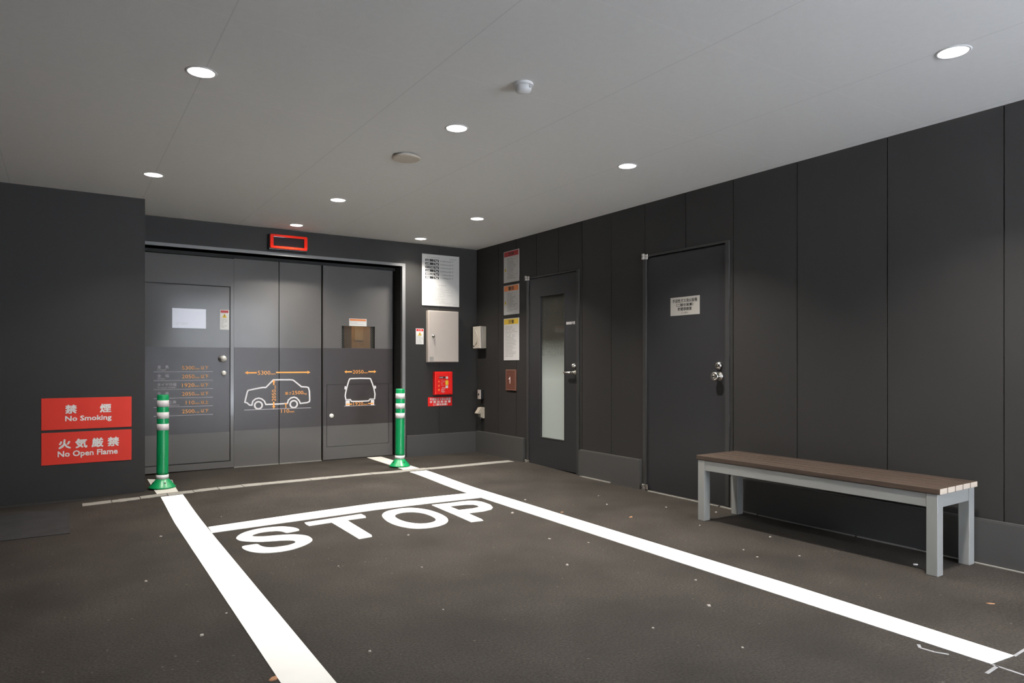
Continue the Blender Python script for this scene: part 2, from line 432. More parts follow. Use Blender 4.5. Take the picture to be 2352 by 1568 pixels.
bm = bmesh.new()
box(bm, PX0, PX1 + 0.030, YB - 0.012, YB + 0.03, PZ, PZ + 0.032)
box(bm, PX1 - 0.008, PX1 + 0.030, YB - 0.012, YB + 0.03, 0.0, PZ)
struct('trim_1', bm, 'portal')

# block wall carrying the red signs; its foot hangs a little above the asphalt at the far side
bm = bmesh.new()
f = [(-1.45, -0.060), (0.582, -0.004), (0.582, ZC), (-1.45, ZC)]
prism(bm, f, 'y', YL, YL + 0.95)
struct('wall_left', bm, 'wall')
bm = bmesh.new(); box(bm, -0.85, 0.560, YL - 0.105, YL + 0.003, -0.004, 0.0025); struct('trim_3', bm, 'groove')  # dark strip on the floor standing in for shade under the wall
bm = bmesh.new(); box(bm, -0.95, -0.85, -1.6, 7.5, -0.05, ZC + 0.08); box(bm, -1.4, 2.0, -1.65, -1.55, -0.05, ZC + 0.08); struct('wall_side', bm, 'wall')  # unseen walls added to keep daylight off the left side

# kick boards
def kick(name, pts, x_or_y, a, b, top):
    bm = bmesh.new()
    if x_or_y == 'x': box(bm, XR - 0.040, XR + 0.003, a, b, -0.03, top)
    else: box(bm, a, b, YB - 0.040, YB + 0.003, -0.03, top)
    bmesh.ops.bevel(bm, geom=[e for e in bm.edges if all(v.co.z > 0 for v in e.verts)], offset=0.006, segments=2, affect='EDGES')
    return struct(name, bm, 'kick')
kick('baseboard_back', None, 'y', 3.305, XR, 0.270)
kick('baseboard_right', None, 'x', 6.20, YB - 0.04, 0.281)
kick('baseboard_right.001', None, 'x', 4.385, 5.235, 0.259)
kick('baseboard_right.002', None, 'x', -1.6, 3.415, 0.245)
# thin pale mortar bead along the foot of the wall by the bench
bm = bmesh.new(); y = -0.5
while y < 5.2:
    L = random.uniform(0.12, 0.5)
    if not (3.44 < y < 3.50 or 3.95 < y < 4.4):
        box(bm, XR - 0.052 - random.uniform(0, 0.006), XR - 0.036, y, min(y + L, 5.2), -0.005, random.uniform(0.004, 0.009))
    y += L + random.choice((0, 0, 0.02, 0.08))
struct('trim_2', bm, 'strip')

# ------------------------------------------------------------------ portal leaves
LY = YD
# left leaf with its wicket door
d1 = tag(link(bpy.data.objects.new('door_1', None)), kind='structure'); d1.location = (0.40, LY, 0.02)
def dloc(o, x0): return x0 - o.location.x
bm = bmesh.new()
W0, W1, WZ0, WZ1 = 0.35, 1.441, 0.098, 1.893
lx = d1.location.x; lz = d1.location.z
for (a, b, c, d) in ((W1 + 0.004, 1.4785, 0.028, 2.186), (W0, W1 + 0.004, WZ1 + 0.004, 2.186), (W0, W1 + 0.004, 0.028, WZ0 - 0.004)):
    box(bm, a - lx, b - lx, 0, 0.045, c - lz, d - lz)
mesh_obj('leaf', bm, 'doorpaint', d1)
bm = bmesh.new(); box(bm, W0 - lx, 1.47 - lx, 0.02, 0.05, 0.035 - lz, 2.17 - lz); mesh_obj('joint_seal', bm, 'groove', d1)
wk = mesh_obj('wicket_door', box(bmesh.new(), W0 - lx, W1 - 0.004 - lx, -0.001, 0.018, WZ0 + 0.004 - lz, WZ1 - 0.004 - lz), 'doorpaint', d1)
fb = bmesh.new(); box(fb, W0 - lx, W1 - 0.004 - lx, -0.0018, -0.0009, 0.398 - lz, 1.266 - lz); mesh_obj('film_band', fb, 'film', wk)
kn = mesh_obj('door_knob', lathe(bmesh.new(), [(0.034, 0), (0.034, 0.006), (0.016, 0.009), (0.014, 0.03), (0.030, 0.038), (0.034, 0.052), (0.028, 0.064), (0.0, 0.067)], 28, 1.368 - lx, 1.149 - lz, 'y'), 'satin', wk, True)
mesh_obj('lock_cylinder', lathe(bmesh.new(), [(0.026, 0), (0.026, 0.008), (0.018, 0.014), (0.0, 0.015)], 24, 1.381 - lx, 1.001 - lz, 'y'), 'satin', wk, True)

# middle pair of leaves
d2 = tag(link(bpy.data.objects.new('door_2', None)), kind='structure'); d2.location = (1.937, LY, 0.02); lx = 1.937; lz = 0.02
for a, b in ((1.480, 1.9325), (1.9415, 2.396)):
    leaf = mesh_obj('leaf', box(bmesh.new(), a - lx, b - lx, 0.0, 0.045, 0.032 - lz, 2.192 - lz), 'doorpaint', d2)
    mesh_obj('film_band', box(bmesh.new(), a - lx, b - lx, -0.0009, 0.0, 0.405 - lz, 1.270 - lz), 'film', leaf)
    mesh_obj('bottom_seal', box(bmesh.new(), a - lx, b - lx, -0.012, 0.01, 0.021 - lz, 0.031 - lz), 'strip', leaf)
mesh_obj('joint_seal', box(bmesh.new(), 1.93 - lx, 1.944 - lx, 0.012, 0.03, 0.04 - lz, 2.19 - lz), 'groove', d2)

# end leaf with wired window and service hatch
d3 = tag(link(bpy.data.objects.new('door_3', None)), kind='structure'); d3.location = (2.82, LY, 0.02); lx = 2.82; lz = 0.02
bm = bmesh.new()
X0, X1 = 2.416, 3.245
def cell(a, b, c, d, y0=0.0, y1=0.04): box(bm, a - lx, b - lx, y0, y1, c - lz, d - lz)
hx0, hx1, hz0, hz1 = 2.455, 3.196, 0.170, 0.868
wx0, wx1, wz0, wz1 = 2.630, 3.025, 1.276, 1.529
cell(X0, X1, wz1, 2.205); cell(X0, wx0, wz0, wz1); cell(wx1, X1, wz0, wz1); cell(X0, X1, hz1, wz0)
cell(X0, hx0, hz0, hz1); cell(hx1, X1, hz0, hz1); cell(X0, X1, 0.028, hz0)
leaf3 = mesh_obj('leaf', bm, 'doorpaint', d3)
bm = bmesh.new(); box(bm, X0 - lx, X1 - lx, -0.0009, 0, hz1 - lz, 1.274 - lz)
box(bm, X0 - lx, hx0 - lx, -0.0009, 0, 0.408 - lz, hz1 - lz); box(bm, hx1 - lx, X1 - lx, -0.0009, 0, 0.408 - lz, hz1 - lz)
mesh_obj('film_band', bm, 'film', leaf3)
mesh_obj('joint_seal', box(bmesh.new(), hx0 - 0.01 - lx, hx1 + 0.01 - lx, 0.02, 0.038, hz0 - 0.01 - lz, hz1 + 0.01 - lz), 'groove', d3)
ht = mesh_obj('service_hatch', box(bmesh.new(), hx0 + 0.004 - lx, hx1 - 0.004 - lx, 0.0, 0.018, hz0 + 0.004 - lz, hz1 - 0.004 - lz), 'doorpaint', d3)
mesh_obj('film_band', box(bmesh.new(), hx0 + 0.004 - lx, hx1 - 0.004 - lx, -0.0009, 0.0, 0.408 - lz, hz1 - 0.004 - lz), 'film', ht)
mesh_obj('lock_cylinder', lathe(bmesh.new(), [(0.026, 0), (0.026, 0.008), (0.02, 0.014), (0.008, 0.016), (0.0, 0.013)], 24, 2.510 - lx, 0.515 - lz, 'y'), 'satin', ht, True)
mesh_obj('window_pane', box(bmesh.new(), wx0 - lx, wx1 - lx, 0.018, 0.022, wz0 - lz, wz1 - lz), 'glass', d3)

# dark shaft behind the window with an ochre cabinet lit by a warm lamp
bm = bmesh.new()
box(bm, 0.4, 4.2, 10.2, 10.3, -0.05, 2.6); box(bm, 4.1, 4.2, 7.6, 10.3, -0.05, 2.6); box(bm, 0.3, 0.4, 7.45, 10.3, -0.05, 2.6)
box(bm, 0.3, 4.3, 7.6, 10.3, 2.5, 2.6); box(bm, 0.3, 4.3, 7.56, 10.3, -0.15, -0.05)
struct('wall_shaft', bm, 'shaft')
cb = thing('cabinet', 'ochre cabinet seen through the small wired window of the end leaf', 'cabinet', (3.47, 9.1, -0.05))
mesh_obj('body', bevbox(-0.14, 0.135, 0, 0.3, 0, 2.35), 'ochre', cb)
mesh_obj('panel', bevbox(-0.10, 0.02, -0.02, 0.0, 1.47, 1.73), 'ochre_light', cb)

# ------------------------------------------------------------------ right wall doors (local x -> -y of the room, local -y -> into the room)
RZ = -PI / 2
def rt(Y): return -Y        # helper: along-wall coordinate of a room Y when the empty sits at Y=0
def hinge(parent, x, z, leaflen=0.05):
    """short chrome pivot hinge: two knuckles and a plate"""
    bm = bmesh.new()
    bm2 = lathe(bm, [(0.016, z - 0.026), (0.018, z - 0.024), (0.018, z - 0.003), (0.013, z - 0.001), (0.013, z + 0.001), (0.018, z + 0.003), (0.018, z + 0.024), (0.016, z + 0.026)], 16, x, -0.034)
    box(bm, x - 0.022, x + 0.035, -0.018, -0.012, z - 0.022, z + 0.022)
    return mesh_obj('hinge', bm, 'chrome', parent)

# glazed slot door
d4 = tag(link(bpy.data.objects.new('door_4', None)), kind='structure'); d4.location = (XR, 5.716, 0.0); d4.rotation_euler = (0, 0, RZ)
hw = 0.452; 
bm = bmesh.new()
box(bm, -hw, -hw + 0.036, -0.014, 0.08, 0.0, 2.036); box(bm, hw - 0.036, hw, -0.014, 0.08, 0.0, 2.036); box(bm, -hw + 0.036, hw - 0.036, -0.014, 0.08, 2.022, 2.036)
box(bm, -hw + 0.036, hw - 0.036, 0.03, 0.08, 1.99, 2.022)
mesh_obj('door_frame', bm, 'frame', d4)
bm = bmesh.new(); g0, g1 = -0.205, 0.212; gz0, gz1 = 0.320, 1.818
a0, a1 = -hw + 0.038, hw - 0.038
box(bm, a0, g0, -0.004, 0.036, 0.014, 2.016); box(bm, g1, a1, -0.004, 0.036, 0.014, 2.016); box(bm, g0, g1, -0.004, 0.036, 0.014, gz0); box(bm, g0, g1, -0.004, 0.036, gz1, 2.016)
lf = mesh_obj('leaf', bm, 'sidedoor', d4)
mesh_obj('glass_pane', box(bmesh.new(), g0, g1, 0.018, 0.022, gz0, gz1), 'frosted', lf)
bm = bmesh.new()
for (x0, x1, z0, z1) in ((g0 - 0.008, g0, gz0 - 0.008, gz1 + 0.008), (g1, g1 + 0.008, gz0 - 0.008, gz1 + 0.008), (g0, g1, gz0 - 0.008, gz0), (g0, g1, gz1, gz1 + 0.008)): box(bm, x0, x1, -0.008, -0.003, z0, z1)
mesh_obj('glazing_bead', bm, 'frame', lf)
# lever handle with lock above
bm = lathe(bmesh.new(), [(0.026, 0.004), (0.026, 0.012), (0.012, 0.016), (0.011, 0.05)], 24, 0.385, 1.012, 'y')
lathe(bm, [(0.010, 0.044), (0.0105, 0.062)], 16, 0.385, 1.012, 'y')
prism(bm, [(0.395, 1.002), (0.40, 1.012), (0.395, 1.022), (0.275, 1.018), (0.262, 1.012), (0.275, 1.005)], 'y', -0.062, -0.044)
mesh_obj('lever_handle', bm, 'chrome', lf, True)
mesh_obj('lock_cylinder', lathe(bmesh.new(), [(0.026, 0.004), (0.026, 0.014), (0.018, 0.024), (0.014, 0.034), (0.0, 0.035)], 24, 0.378, 1.080, 'y'), 'chrome', lf, True)
mesh_obj('strike_plate', box(bmesh.new(), 0.4145, 0.4185, -0.010, 0.0, 0.98, 1.09), 'chrome', d4)
hinge(d4, -0.43, 2.030); hinge(d4, -0.43, 0.028)
bm = bmesh.new(); text(bm, '機械操作室', 0.243, 0.386, 1.494, 1.524, -0.0048, 0.02); mesh_obj('room_name', bm, 'offwhite', lf)

# solid steel door
d5 = tag(link(bpy.data.objects.new('door_5', None)), kind='structure'); d5.location = (XR, 3.908, 0.0); d5.rotation_euler = (0, 0, RZ)
hw = 0.462
bm = bmesh.new()
box(bm, -hw, -hw + 0.034, -0.014, 0.08, -0.01, 2.045); box(bm, hw - 0.034, hw, -0.014, 0.08, -0.01, 2.045); box(bm, -hw + 0.034, hw - 0.034, -0.014, 0.08, 2.030, 2.045)
box(bm, -hw + 0.034, hw - 0.034, 0.03, 0.08, 1.99, 2.030)
mesh_obj('door_frame', bm, 'frame', d5)
lf5 = mesh_obj('leaf', box(bmesh.new(), -hw + 0.037, hw - 0.037, 0.002, 0.040, 0.004, 2.018), 'sidedoor', d5)
mesh_obj('threshold', box(bmesh.new(), -hw + 0.034, hw - 0.034, -0.006, 0.05, -0.02, 0.003), 'kick', d5)
mesh_obj('door_knob', lathe(bmesh.new(), [(0.036, -0.002), (0.036, 0.006), (0.018, 0.010), (0.016, 0.034), (0.030, 0.040), (0.036, 0.052), (0.032, 0.064), (0.018, 0.067), (0.012, 0.063), (0.0, 0.063)], 28, 0.362, 1.002, 'y'), 'chrome', lf5, True)
mesh_obj('lock_cylinder', lathe(bmesh.new(), [(0.030, -0.002), (0.030, 0.010), (0.022, 0.022), (0.010, 0.024), (0.0, 0.020)], 24, 0.360, 1.085, 'y'), 'chrome', lf5, True)
hinge(d5, -0.432, 2.030); hinge(d5, -0.432, 0.026)
# dark void behind the glazed door
bm = bmesh.new(); box(bm, XR + 0.9, XR + 0.95, 5.0, 6.5, -0.05, 2.5); box(bm, XR + 0.092, XR + 0.95, 6.45, 6.5, -0.05, 2.5); box(bm, XR + 0.092, XR + 0.95, 5.0, 5.05, -0.05, 2.5)
box(bm, XR + 0.092, XR + 0.95, 5.0, 6.5, 2.45, 2.5); box(bm, XR + 0.092, XR + 0.95, 5.0, 6.5, -0.1, -0.05)
box(bm, XR + 0.092, XR + 0.30, 3.3, 4.5, -0.05, 2.3)
struct('wall_closet', bm, 'shaft')

# ------------------------------------------------------------------ signs and notices
def sign(name, label, cat, cx_, cz, w, h, mat, wall='back', y=None, t=0.004, group=None):
    if wall == 'right': loc = (XR if y is None else y, cx_, cz); rz = RZ
    else: loc = (cx_, {'back': YB, 'left': YL, 'door': YD}[wall] - (0.0012 if wall == 'door' else 0), cz); rz = 0
    o = thing(name, label, cat, loc, rz, group)
    mesh_obj('board', bevbox(-w / 2, w / 2, -t, 0.0, -h / 2, h / 2, min(0.0012, t * .3), 1), mat, o)
    return o

G = 'red bilingual warning signs'
s = sign('warning_sign', 'red No Smoking sign on the dark block wall, above the No Open Flame sign', 'sign', 0.1685, 0.697, 0.627, 0.254, 'signred', 'left', group=G)
bm = bmesh.new(); yy = -0.0046
text(bm, '禁', -0.155, -0.075, 0.0, 0.072, yy, 0.028); text(bm, '煙', 0.085, 0.165, 0.0, 0.072, yy, 0.028)
text(bm, 'No Smoking', -0.155, 0.168, -0.073, -0.018, yy, 0.022)
mesh_obj('lettering', bm, 'white', s)
s = sign('warning_sign', 'red No Open Flame sign, lowest of the two red signs on the block wall', 'sign', 0.1685, 0.420, 0.627, 0.257, 'signred', 'left', group=G)
bm = bmesh.new()
for k, ch in enumerate('火気厳禁'): text(bm, ch, -0.200 + 0.113 * k, -0.116 + 0.113 * k, -0.005, 0.072, yy, 0.028)
text(bm, 'No Open Flame', -0.205, 0.212, -0.083, -0.022, yy, 0.022)
mesh_obj('lettering', bm, 'white', s)

# three tall notices on the right wall
def notice(label, Yc, z0, z1, w, hdr, title, tri, seed, group, hh=0.055, ink='greyink', rows=14):
    h = z1 - z0
    o = sign('safety_notice', label, 'notice', Yc, (z0 + z1) / 2, w, h, 'offwhite', 'right', group=group, t=0.006)
    y = -0.0064
    mesh_obj('header_band', box(bmesh.new(), -w / 2 + 0.012, w / 2 - 0.012, y - 0.0004, y, h / 2 - hh - 0.008, h / 2 - 0.008), hdr, o)
    bm = bmesh.new(); text(bm, title, -0.06, 0.06, h / 2 - hh, h / 2 - 0.018, y - 0.0009, 0.02, mi=0)
    mesh_obj('title', bm, 'ink', o)
    bm = bmesh.new(); x0 = -w / 2 + (0.075 if tri else 0.03)
    dashes(bm, x0, w / 2 - 0.03, h / 2 - hh - 0.03, y - 0.0004, 0.005, rows, (h - hh - 0.06) / rows, 0.93, seed=seed)
    mesh_obj('small_print', bm, ink, o)
    if tri:
        bm = bmesh.new(); z = -h * 0.14
        prism(bm, [(-w / 2 + 0.018, z), (-w / 2 + 0.060, z), (-w / 2 + 0.039, z + 0.045)], 'y', y - 0.0008, y - 0.0002)
        q = mesh_obj('warning_triangle', bm, 'yellow', o)
        bm = bmesh.new(); box(bm, -w / 2 + 0.036, -w / 2 + 0.042, y - 0.0012, y - 0.0008, z + 0.014, z + 0.032); box(bm, -w / 2 + 0.036, -w / 2 + 0.042, y - 0.0012, y - 0.0008, z + 0.005, z + 0.010)
        mesh_obj('exclamation_mark', bm, 'ink', q)
    return o
GN = 'notices stacked beside the glazed door'
notice('white safety notice with a dark red header, topmost of three beside the glazed door', 6.486, 2.028, 2.386, 0.316, 'darkred', '危険', True, 1, GN, rows=17)
notice('white safety notice with an orange header, between the red and yellow headed ones', 6.486, 1.659, 1.996, 0.316, 'orange', '警告', True, 2, GN, 0.06, rows=15)
notice('taller white safety notice with a yellow header, lowest of the three', 6.486, 1.139, 1.617, 0.316, 'yellow', '注意', False, 3, GN, 0.06, 'greyink', 22)

# number plate under the notices
s = sign('number_plate', 'small bronze plate with the number 1 below the yellow headed notice', 'sign', 6.485, 0.916, 0.207, 0.236, 'bronze', 'right', t=0.012)
bm = bmesh.new(); w, h = 0.207 / 2, 0.236 / 2
for (a, b, c, d) in ((-w, -w + 0.010, -h, h), (w - 0.016, w, -h, h), (-w + 0.01, w - 0.016, h - 0.012, h), (-w + 0.01, w - 0.016, -h, -h + 0.010)): box(bm, a, b, -0.014, -0.0122, c, d)
mesh_obj('rim', bm, 'bronze_rim', s)
bm = bmesh.new(); prism(bm, [(-0.022, -0.042), (-0.012, -0.042), (-0.012, 0.036), (-0.020, 0.036), (-0.028, 0.022), (-0.044, 0.012), (-0.044, 0.003), (-0.022, 0.012)], 'y', -0.0128, -0.0124); mesh_obj('lettering', bm, 'dwhite', s)

# name plate on the solid door
s = sign('name_plate', 'grey metal name plate with black characters on the solid door', 'sign', 3.90, 1.574, 0.314, 0.151, 'plate', 'right', y=XR + 0.0018, t=0.003)
bm = bmesh.new(); y = -0.0036
text(bm, '不活性ガス消火設備', -0.133, 0.133, 0.030, 0.060, y, 0.02); text(bm, '（二酸化炭素）', -0.092, 0.092, -0.003, 0.023, y, 0.02)
text(bm, '貯蔵容器室', -0.075, 0.075, -0.038, -0.009, y, 0.02); text(bm, '立入禁止', -0.038, 0.038, -0.062, -0.047, y, 0.01)
mesh_obj('lettering', bm, 'ink', s)

# rules board on the back wall
s = sign('rules_board', 'large white board of vehicle limits on the wall beside the corner', 'sign', 3.762, 2.089, 0.494, 0.607, 'white', 'back', t=0.010)
W, Hh = 0.247, 0.3035; y = -0.0104
rowsT = [('全長', '5,300mm以下'), ('全幅', '2,050mm以下'), ('タイヤ外幅', '1,920mm以下'), ('全高', '2,050mm以下'), ('最低地上高', '110mm以上'), ('重量', '2,500kg以下')]
for k, (a, b) in enumerate(rowsT):
    zt = Hh - 0.058 - 0.0405 * k; zb = zt - 0.028
    bmb = bmesh.new(); bmt = bmesh.new(); bmk = bmesh.new(); bmq = bmesh.new()
    box(bmb, -W + 0.040, -W + 0.146, y - 0.0004, y, zb, zt); box(bmb, -W + 0.152, -W + 0.219, y - 0.0004, y, zb, zt)
    wd = 0.052 if len(a) < 3 else 0.092
    text(bmt, a, -W + 0.048, -W + 0.048 + wd, zb + 0.004, zt - 0.004, y - 0.0009, 0.02)
    prism(bmq, [(-W + 0.160, zt - 0.006), (-W + 0.175, zt - 0.006), (-W + 0.196, zb + 0.010), (-W + 0.204, zt - 0.004), (-W + 0.211, zt - 0.004), (-W + 0.203, zb + 0.004), (-W + 0.180, zb + 0.004)], 'y', y - 0.0012, y - 0.0006)
    x0 = -W + (0.235 if k != 4 else 0.262)
    text(bmk, b, x0, -W + 0.415, zb + 0.004, zt - 0.006, y - 0.0006, 0.008)
    rb = mesh_obj('black_label_block', bmb, 'ink', s); mesh_obj('label_lettering', bmt, 'white', rb); mesh_obj('arrow_mark', bmq, 'white', rb); mesh_obj('value_lettering', bmk, 'ink', s)
for nm, a, b_, z, hgt, n_, pi_, fl, sd in (('heading_print', -W + 0.06, W - 0.19, Hh - 0.030, 0.012, 1, 0.02, 1, 11), ('corner_print', W - 0.13, W - 0.03, Hh - 0.036, 0.006, 2, 0.008, 1, 12), ('middle_print', W - 0.28, W - 0.1, -0.055, 0.008, 1, 0.02, 1, 13), ('small_print', -W + 0.04, W - 0.03, -0.085, 0.004, 16, 0.0125, 0.9, 14)):
    mesh_obj(nm, dashes(bmesh.new(), a, b_, z, y - 0.0004, hgt, n_, pi_, fl, seed=sd), 'faintink', s)

# little caution labels
def label_card(name, label, x, z, w, h, wall, hdr, tri, seed, title=None):
    o = sign(name, label, 'label', x, z, w, h, 'white', wall, t=0.002)
    y = -0.0023; hh = min(0.030, h * 0.3)
    hb = mesh_obj('header_band', box(bmesh.new(), -w / 2 + 0.006, w / 2 - 0.006, y - 0.0003, y, h / 2 - hh, h / 2 - 0.005), hdr, o)
    bm = bmesh.new()
    if title: text(bm, title, -w * 0.26, w * 0.26, h / 2 - hh + 0.005, h / 2 - 0.009, y - 0.0006, 0.01); mesh_obj('title', bm, 'white', o); bm = bmesh.new()
    zt = h / 2 - hh
    if tri:
        prism(bm, [(-0.024, zt - 0.050), (0.024, zt - 0.050), (0.0, zt - 0.008)], 'y', y - 0.0006, y)
        q = mesh_obj('warning_triangle', bm, 'yellow', o)
        bm = bmesh.new(); box(bm, -0.003, 0.003, y - 0.001, y - 0.0006, zt - 0.036, zt - 0.020); box(bm, -0.003, 0.003, y - 0.001, y - 0.0006, zt - 0.045, zt - 0.040); mesh_obj('exclamation_mark', bm, 'ink', q)
        zt -= 0.055; bm = bmesh.new()
    n = max(1, int((zt + h / 2 - 0.012) / 0.014))
    dashes(bm, -w / 2 + 0.012, w / 2 - 0.012, zt - 0.008, y - 0.0003, 0.003, n, 0.014, 0.9, seed=seed)
    mesh_obj('small_print', bm, 'greyink', o)
    return o
label_card('caution_label', 'small red topped caution label beside the stainless box', 3.4875, 1.419, 0.100, 0.184, 'back', 'red', True, 21, '注意')
label_card('caution_label', 'small pinkish topped caution label at the edge of the wicket door', 1.388, 1.552, 0.088, 0.203, 'door', 'darkred', True, 22)
label_card('caution_label', 'orange topped white label just above the small wired window', 2.820, 1.572, 0.207, 0.084, 'door', 'orange', False, 23)
# blank steel plate on the wicket door
s = sign('metal_plate', 'blank shiny metal plate on the wicket door beside its caution label', 'plate', 1.0565, 1.554, 0.311, 0.197, 'plain_steel', 'door', t=0.003)
bm = bmesh.new(); dashes(bm, -0.12, 0.09, -0.045, -0.0034, 0.004, 2, 0.014, 0.8, seed=31); mesh_obj('small_print', bm, 'plate', s)

# stainless box
s = thing('meter_box', 'tall stainless steel box hung under the rules board', 'box', (3.7725, YB, 1.421))
mesh_obj('body', bevbox(-0.203, 0.203, -0.055, 0.0, -0.304, 0.304, 0.004), 'steel', s)
dr = mesh_obj('door', bevbox(-0.197, 0.197, -0.066, -0.0555, -0.298, 0.298, 0.003), 'steel', s)
mesh_obj('latch', lathe(bmesh.new(), [(0.020, 0.064), (0.020, 0.072), (0.012, 0.075), (0.011, 0.088), (0.0, 0.089)], 24, -0.142, 0.003, 'y'), 'chrome', dr, True)
mesh_obj('sticker', box(bmesh.new(), -0.188, -0.138, -0.0668, -0.0662, -0.288, -0.240), 'plate', dr)

# fire system box and its label
s = thing('fire_call_box', 'bright red manual release box under the stainless box', 'box', (3.774, YB, 0.868))
mesh_obj('body', bevbox(-0.118, 0.118, -0.060, 0.0, -0.138, 0.138, 0.006), 'red', s)
mesh_obj('cover', bevbox(-0.108, 0.108, -0.066, -0.0605, -0.130, 0.130, 0.003), 'red', s)
y = -0.0665
bm = bmesh.new(); box(bm, -0.066, 0.016, y - 0.0006, y, 0.058, 0.080)
for r_, (zz) in enumerate((0.02, -0.028, -0.075)): pass
mesh_obj('label_strip', bm, 'ink', s)
bm = bmesh.new(); dashes(bm, -0.062, 0.012, 0.073, y - 0.0012, 0.008, 1, 0.01, 0.95, seed=41)
text(bm, '操作部', -0.030, 0.020, -0.062, -0.045, y - 0.0006, 0.01); dashes(bm, -0.038, 0.012, -0.068, y - 0.0006, 0.004, 5, 0.010, 0.9, seed=42); dashes(bm, -0.038, 0.01, 0.04, y - 0.0006, 0.003, 6, 0.012, 0.6, seed=43)
mesh_obj('lettering', bm, 'dlilac', s)
bm = bmesh.new(); [prism(bm, [(-0.078, z), (-0.070, z + 0.013), (-0.062, z), (-0.070, z - 0.013)], 'y', y - 0.001, y) for z in (0.022, -0.028, -0.077)]
mesh_obj('indicator_marks', bm, 'dorange', s)
bm = bmesh.new(); lathe(bm, [(0.016, 0.066), (0.016, 0.071), (0.0, 0.071)], 20, 0.036, 0.066, 'y'); box(bm, 0.020, 0.052, y - 0.001, y, -0.058, -0.026); mesh_obj('push_button', bm, 'offwhite', s)
mesh_obj('instruction_sticker', box(bmesh.new(), 0.018, 0.056, y - 0.001, y, -0.020, 0.034), 'yellow', s)
s = sign('warning_label', 'wide red label with three rows of white characters below the red box', 'label', 3.754, 0.650, 0.320, 0.107, 'red', 'back', t=0.003)
bm = bmesh.new(); y = -0.0036
text(bm, '不活性ガス消火設備', -0.138, 0.140, 0.014, 0.044, y, 0.025); text(bm, '手 動 起 動 装 置', -0.138, 0.140, -0.016, 0.010, y, 0.025); text(bm, '（二酸化炭素）', -0.092, 0.096, -0.048, -0.020, y, 0.025)
mesh_obj('lettering', bm, 'white', s)

# red framed display above the portal
s = thing('display', 'black display in a glossy red frame above the portal', 'display', (1.962, YB, 2.358))
bm = bevbox(-0.198, 0.198, -0.050, 0.0, -0.084, 0.076, 0.006); mesh_obj('housing', bm, 'black', s)
bm = bmesh.new()
def rr(w, h, r, n=5):
    out = []
    for (sx, sy, a0) in ((1, 1, 0), (-1, 1, 90), (-1, -1, 180), (1, -1, 270)):
        for k in range(n + 1):
            a = math.radians(a0 + 90 * k / n); out.append((sx * (w - r) + r * math.cos(a), sy * (h - r) + r * math.sin(a)))
    return out
o1, i1 = rr(0.192, 0.073, 0.016), rr(0.158, 0.048, 0.006)
o2 = rr(0.188, 0.069, 0.014)
n = len(o1)
R0 = [bm.verts.new((x, -0.050, z + 0.002)) for x, z in o1]; R1 = [bm.verts.new((x, -0.068, z + 0.002)) for x, z in o1]
R2 = [bm.verts.new((x, -0.074, z + 0.002)) for x, z in o2]; R3 = [bm.verts.new((x, -0.074, z + 0.002)) for x, z in i1]; R4 = [bm.verts.new((x, -0.052, z + 0.002)) for x, z in i1]
for A, B in ((R0, R1), (R1, R2), (R2, R3), (R3, R4)):
    for k in range(n): bm.faces.new((A[k], A[(k + 1) % n], B[(k + 1) % n], B[k]))
mesh_obj('frame', bm, 'displayred', s)
mesh_obj('screen', box(bmesh.new(), -0.159, 0.159, -0.062, -0.0505, -0.047, 0.051), 'screen', s)

# wall telephone box, key switch and covered outlet by the corner
s = thing('phone_box', 'beige metal telephone box on the wall close to the corner', 'phone box', (XR, 7.1305, 1.4175), RZ)
mesh_obj('body', bevbox(-0.089, 0.089, -0.060, 0.0, -0.133, 0.133, 0.005), 'beige', s)
lid = mesh_obj('lid', bevbox(-0.089, 0.089, -0.086, -0.0605, -0.133, 0.133, 0.005), 'lidmetal', s)
bm = bmesh.new(); stroke(bm, [(-0.03, -0.085), (0.005, -0.05), (0.02, 0.0), (0.005, 0.05), (-0.03, 0.085)], 0.022, -0.094, -0.0862); mesh_obj('receiver_relief', bm, 'lidmetal', lid)
mesh_obj('lock_cylinder', lathe(bmesh.new(), [(0.010, 0.086), (0.010, 0.090), (0.0, 0.090)], 16, -0.062, -0.105, 'y'), 'black', lid)
s = thing('key_switch', 'tiny grey key switch below the telephone box', 'switch', (XR, 7.124, 0.7285), RZ)
mesh_obj('body', bevbox(-0.031, 0.031, -0.045, 0.0, -0.056, 0.056, 0.004), 'black', s)
mesh_obj('face_plate', bevbox(-0.031, 0.031, -0.056, -0.0455, -0.056, 0.056, 0.003), 'steel', s)
mesh_obj('key_slot', lathe(bmesh.new(), [(0.013, 0.056), (0.013, 0.060), (0.0, 0.060)], 20, -0.002, 0.0, 'y'), 'black', s)
s = thing('outdoor_socket', 'beige hooded socket below the tiny key switch', 'socket', (XR, 7.118, 0.508), RZ)
bm = bmesh.new(); prism(bm, [(0.0, 0.066), (-0.050, 0.064), (-0.098, -0.004), (-0.094, -0.010), (-0.062, -0.010), (-0.056, 0.0), (-0.028, 0.0), (-0.028, -0.066), (0.0, -0.066)], 'x', -0.035, 0.035)
mesh_obj('hood', bm, 'beige', s)
bm = bmesh.new(); prism(bm, [(-0.028, 0.0), (-0.054, -0.002), (-0.050, -0.050), (-0.028, -0.058)], 'x', -0.026, 0.026); mesh_obj('socket_body', bm, 'beige', s)
mesh_obj('cable', lathe(bmesh.new(), [(0.006, -0.080), (0.006, -0.048)], 10, 0.0, -0.038), 'black', s)

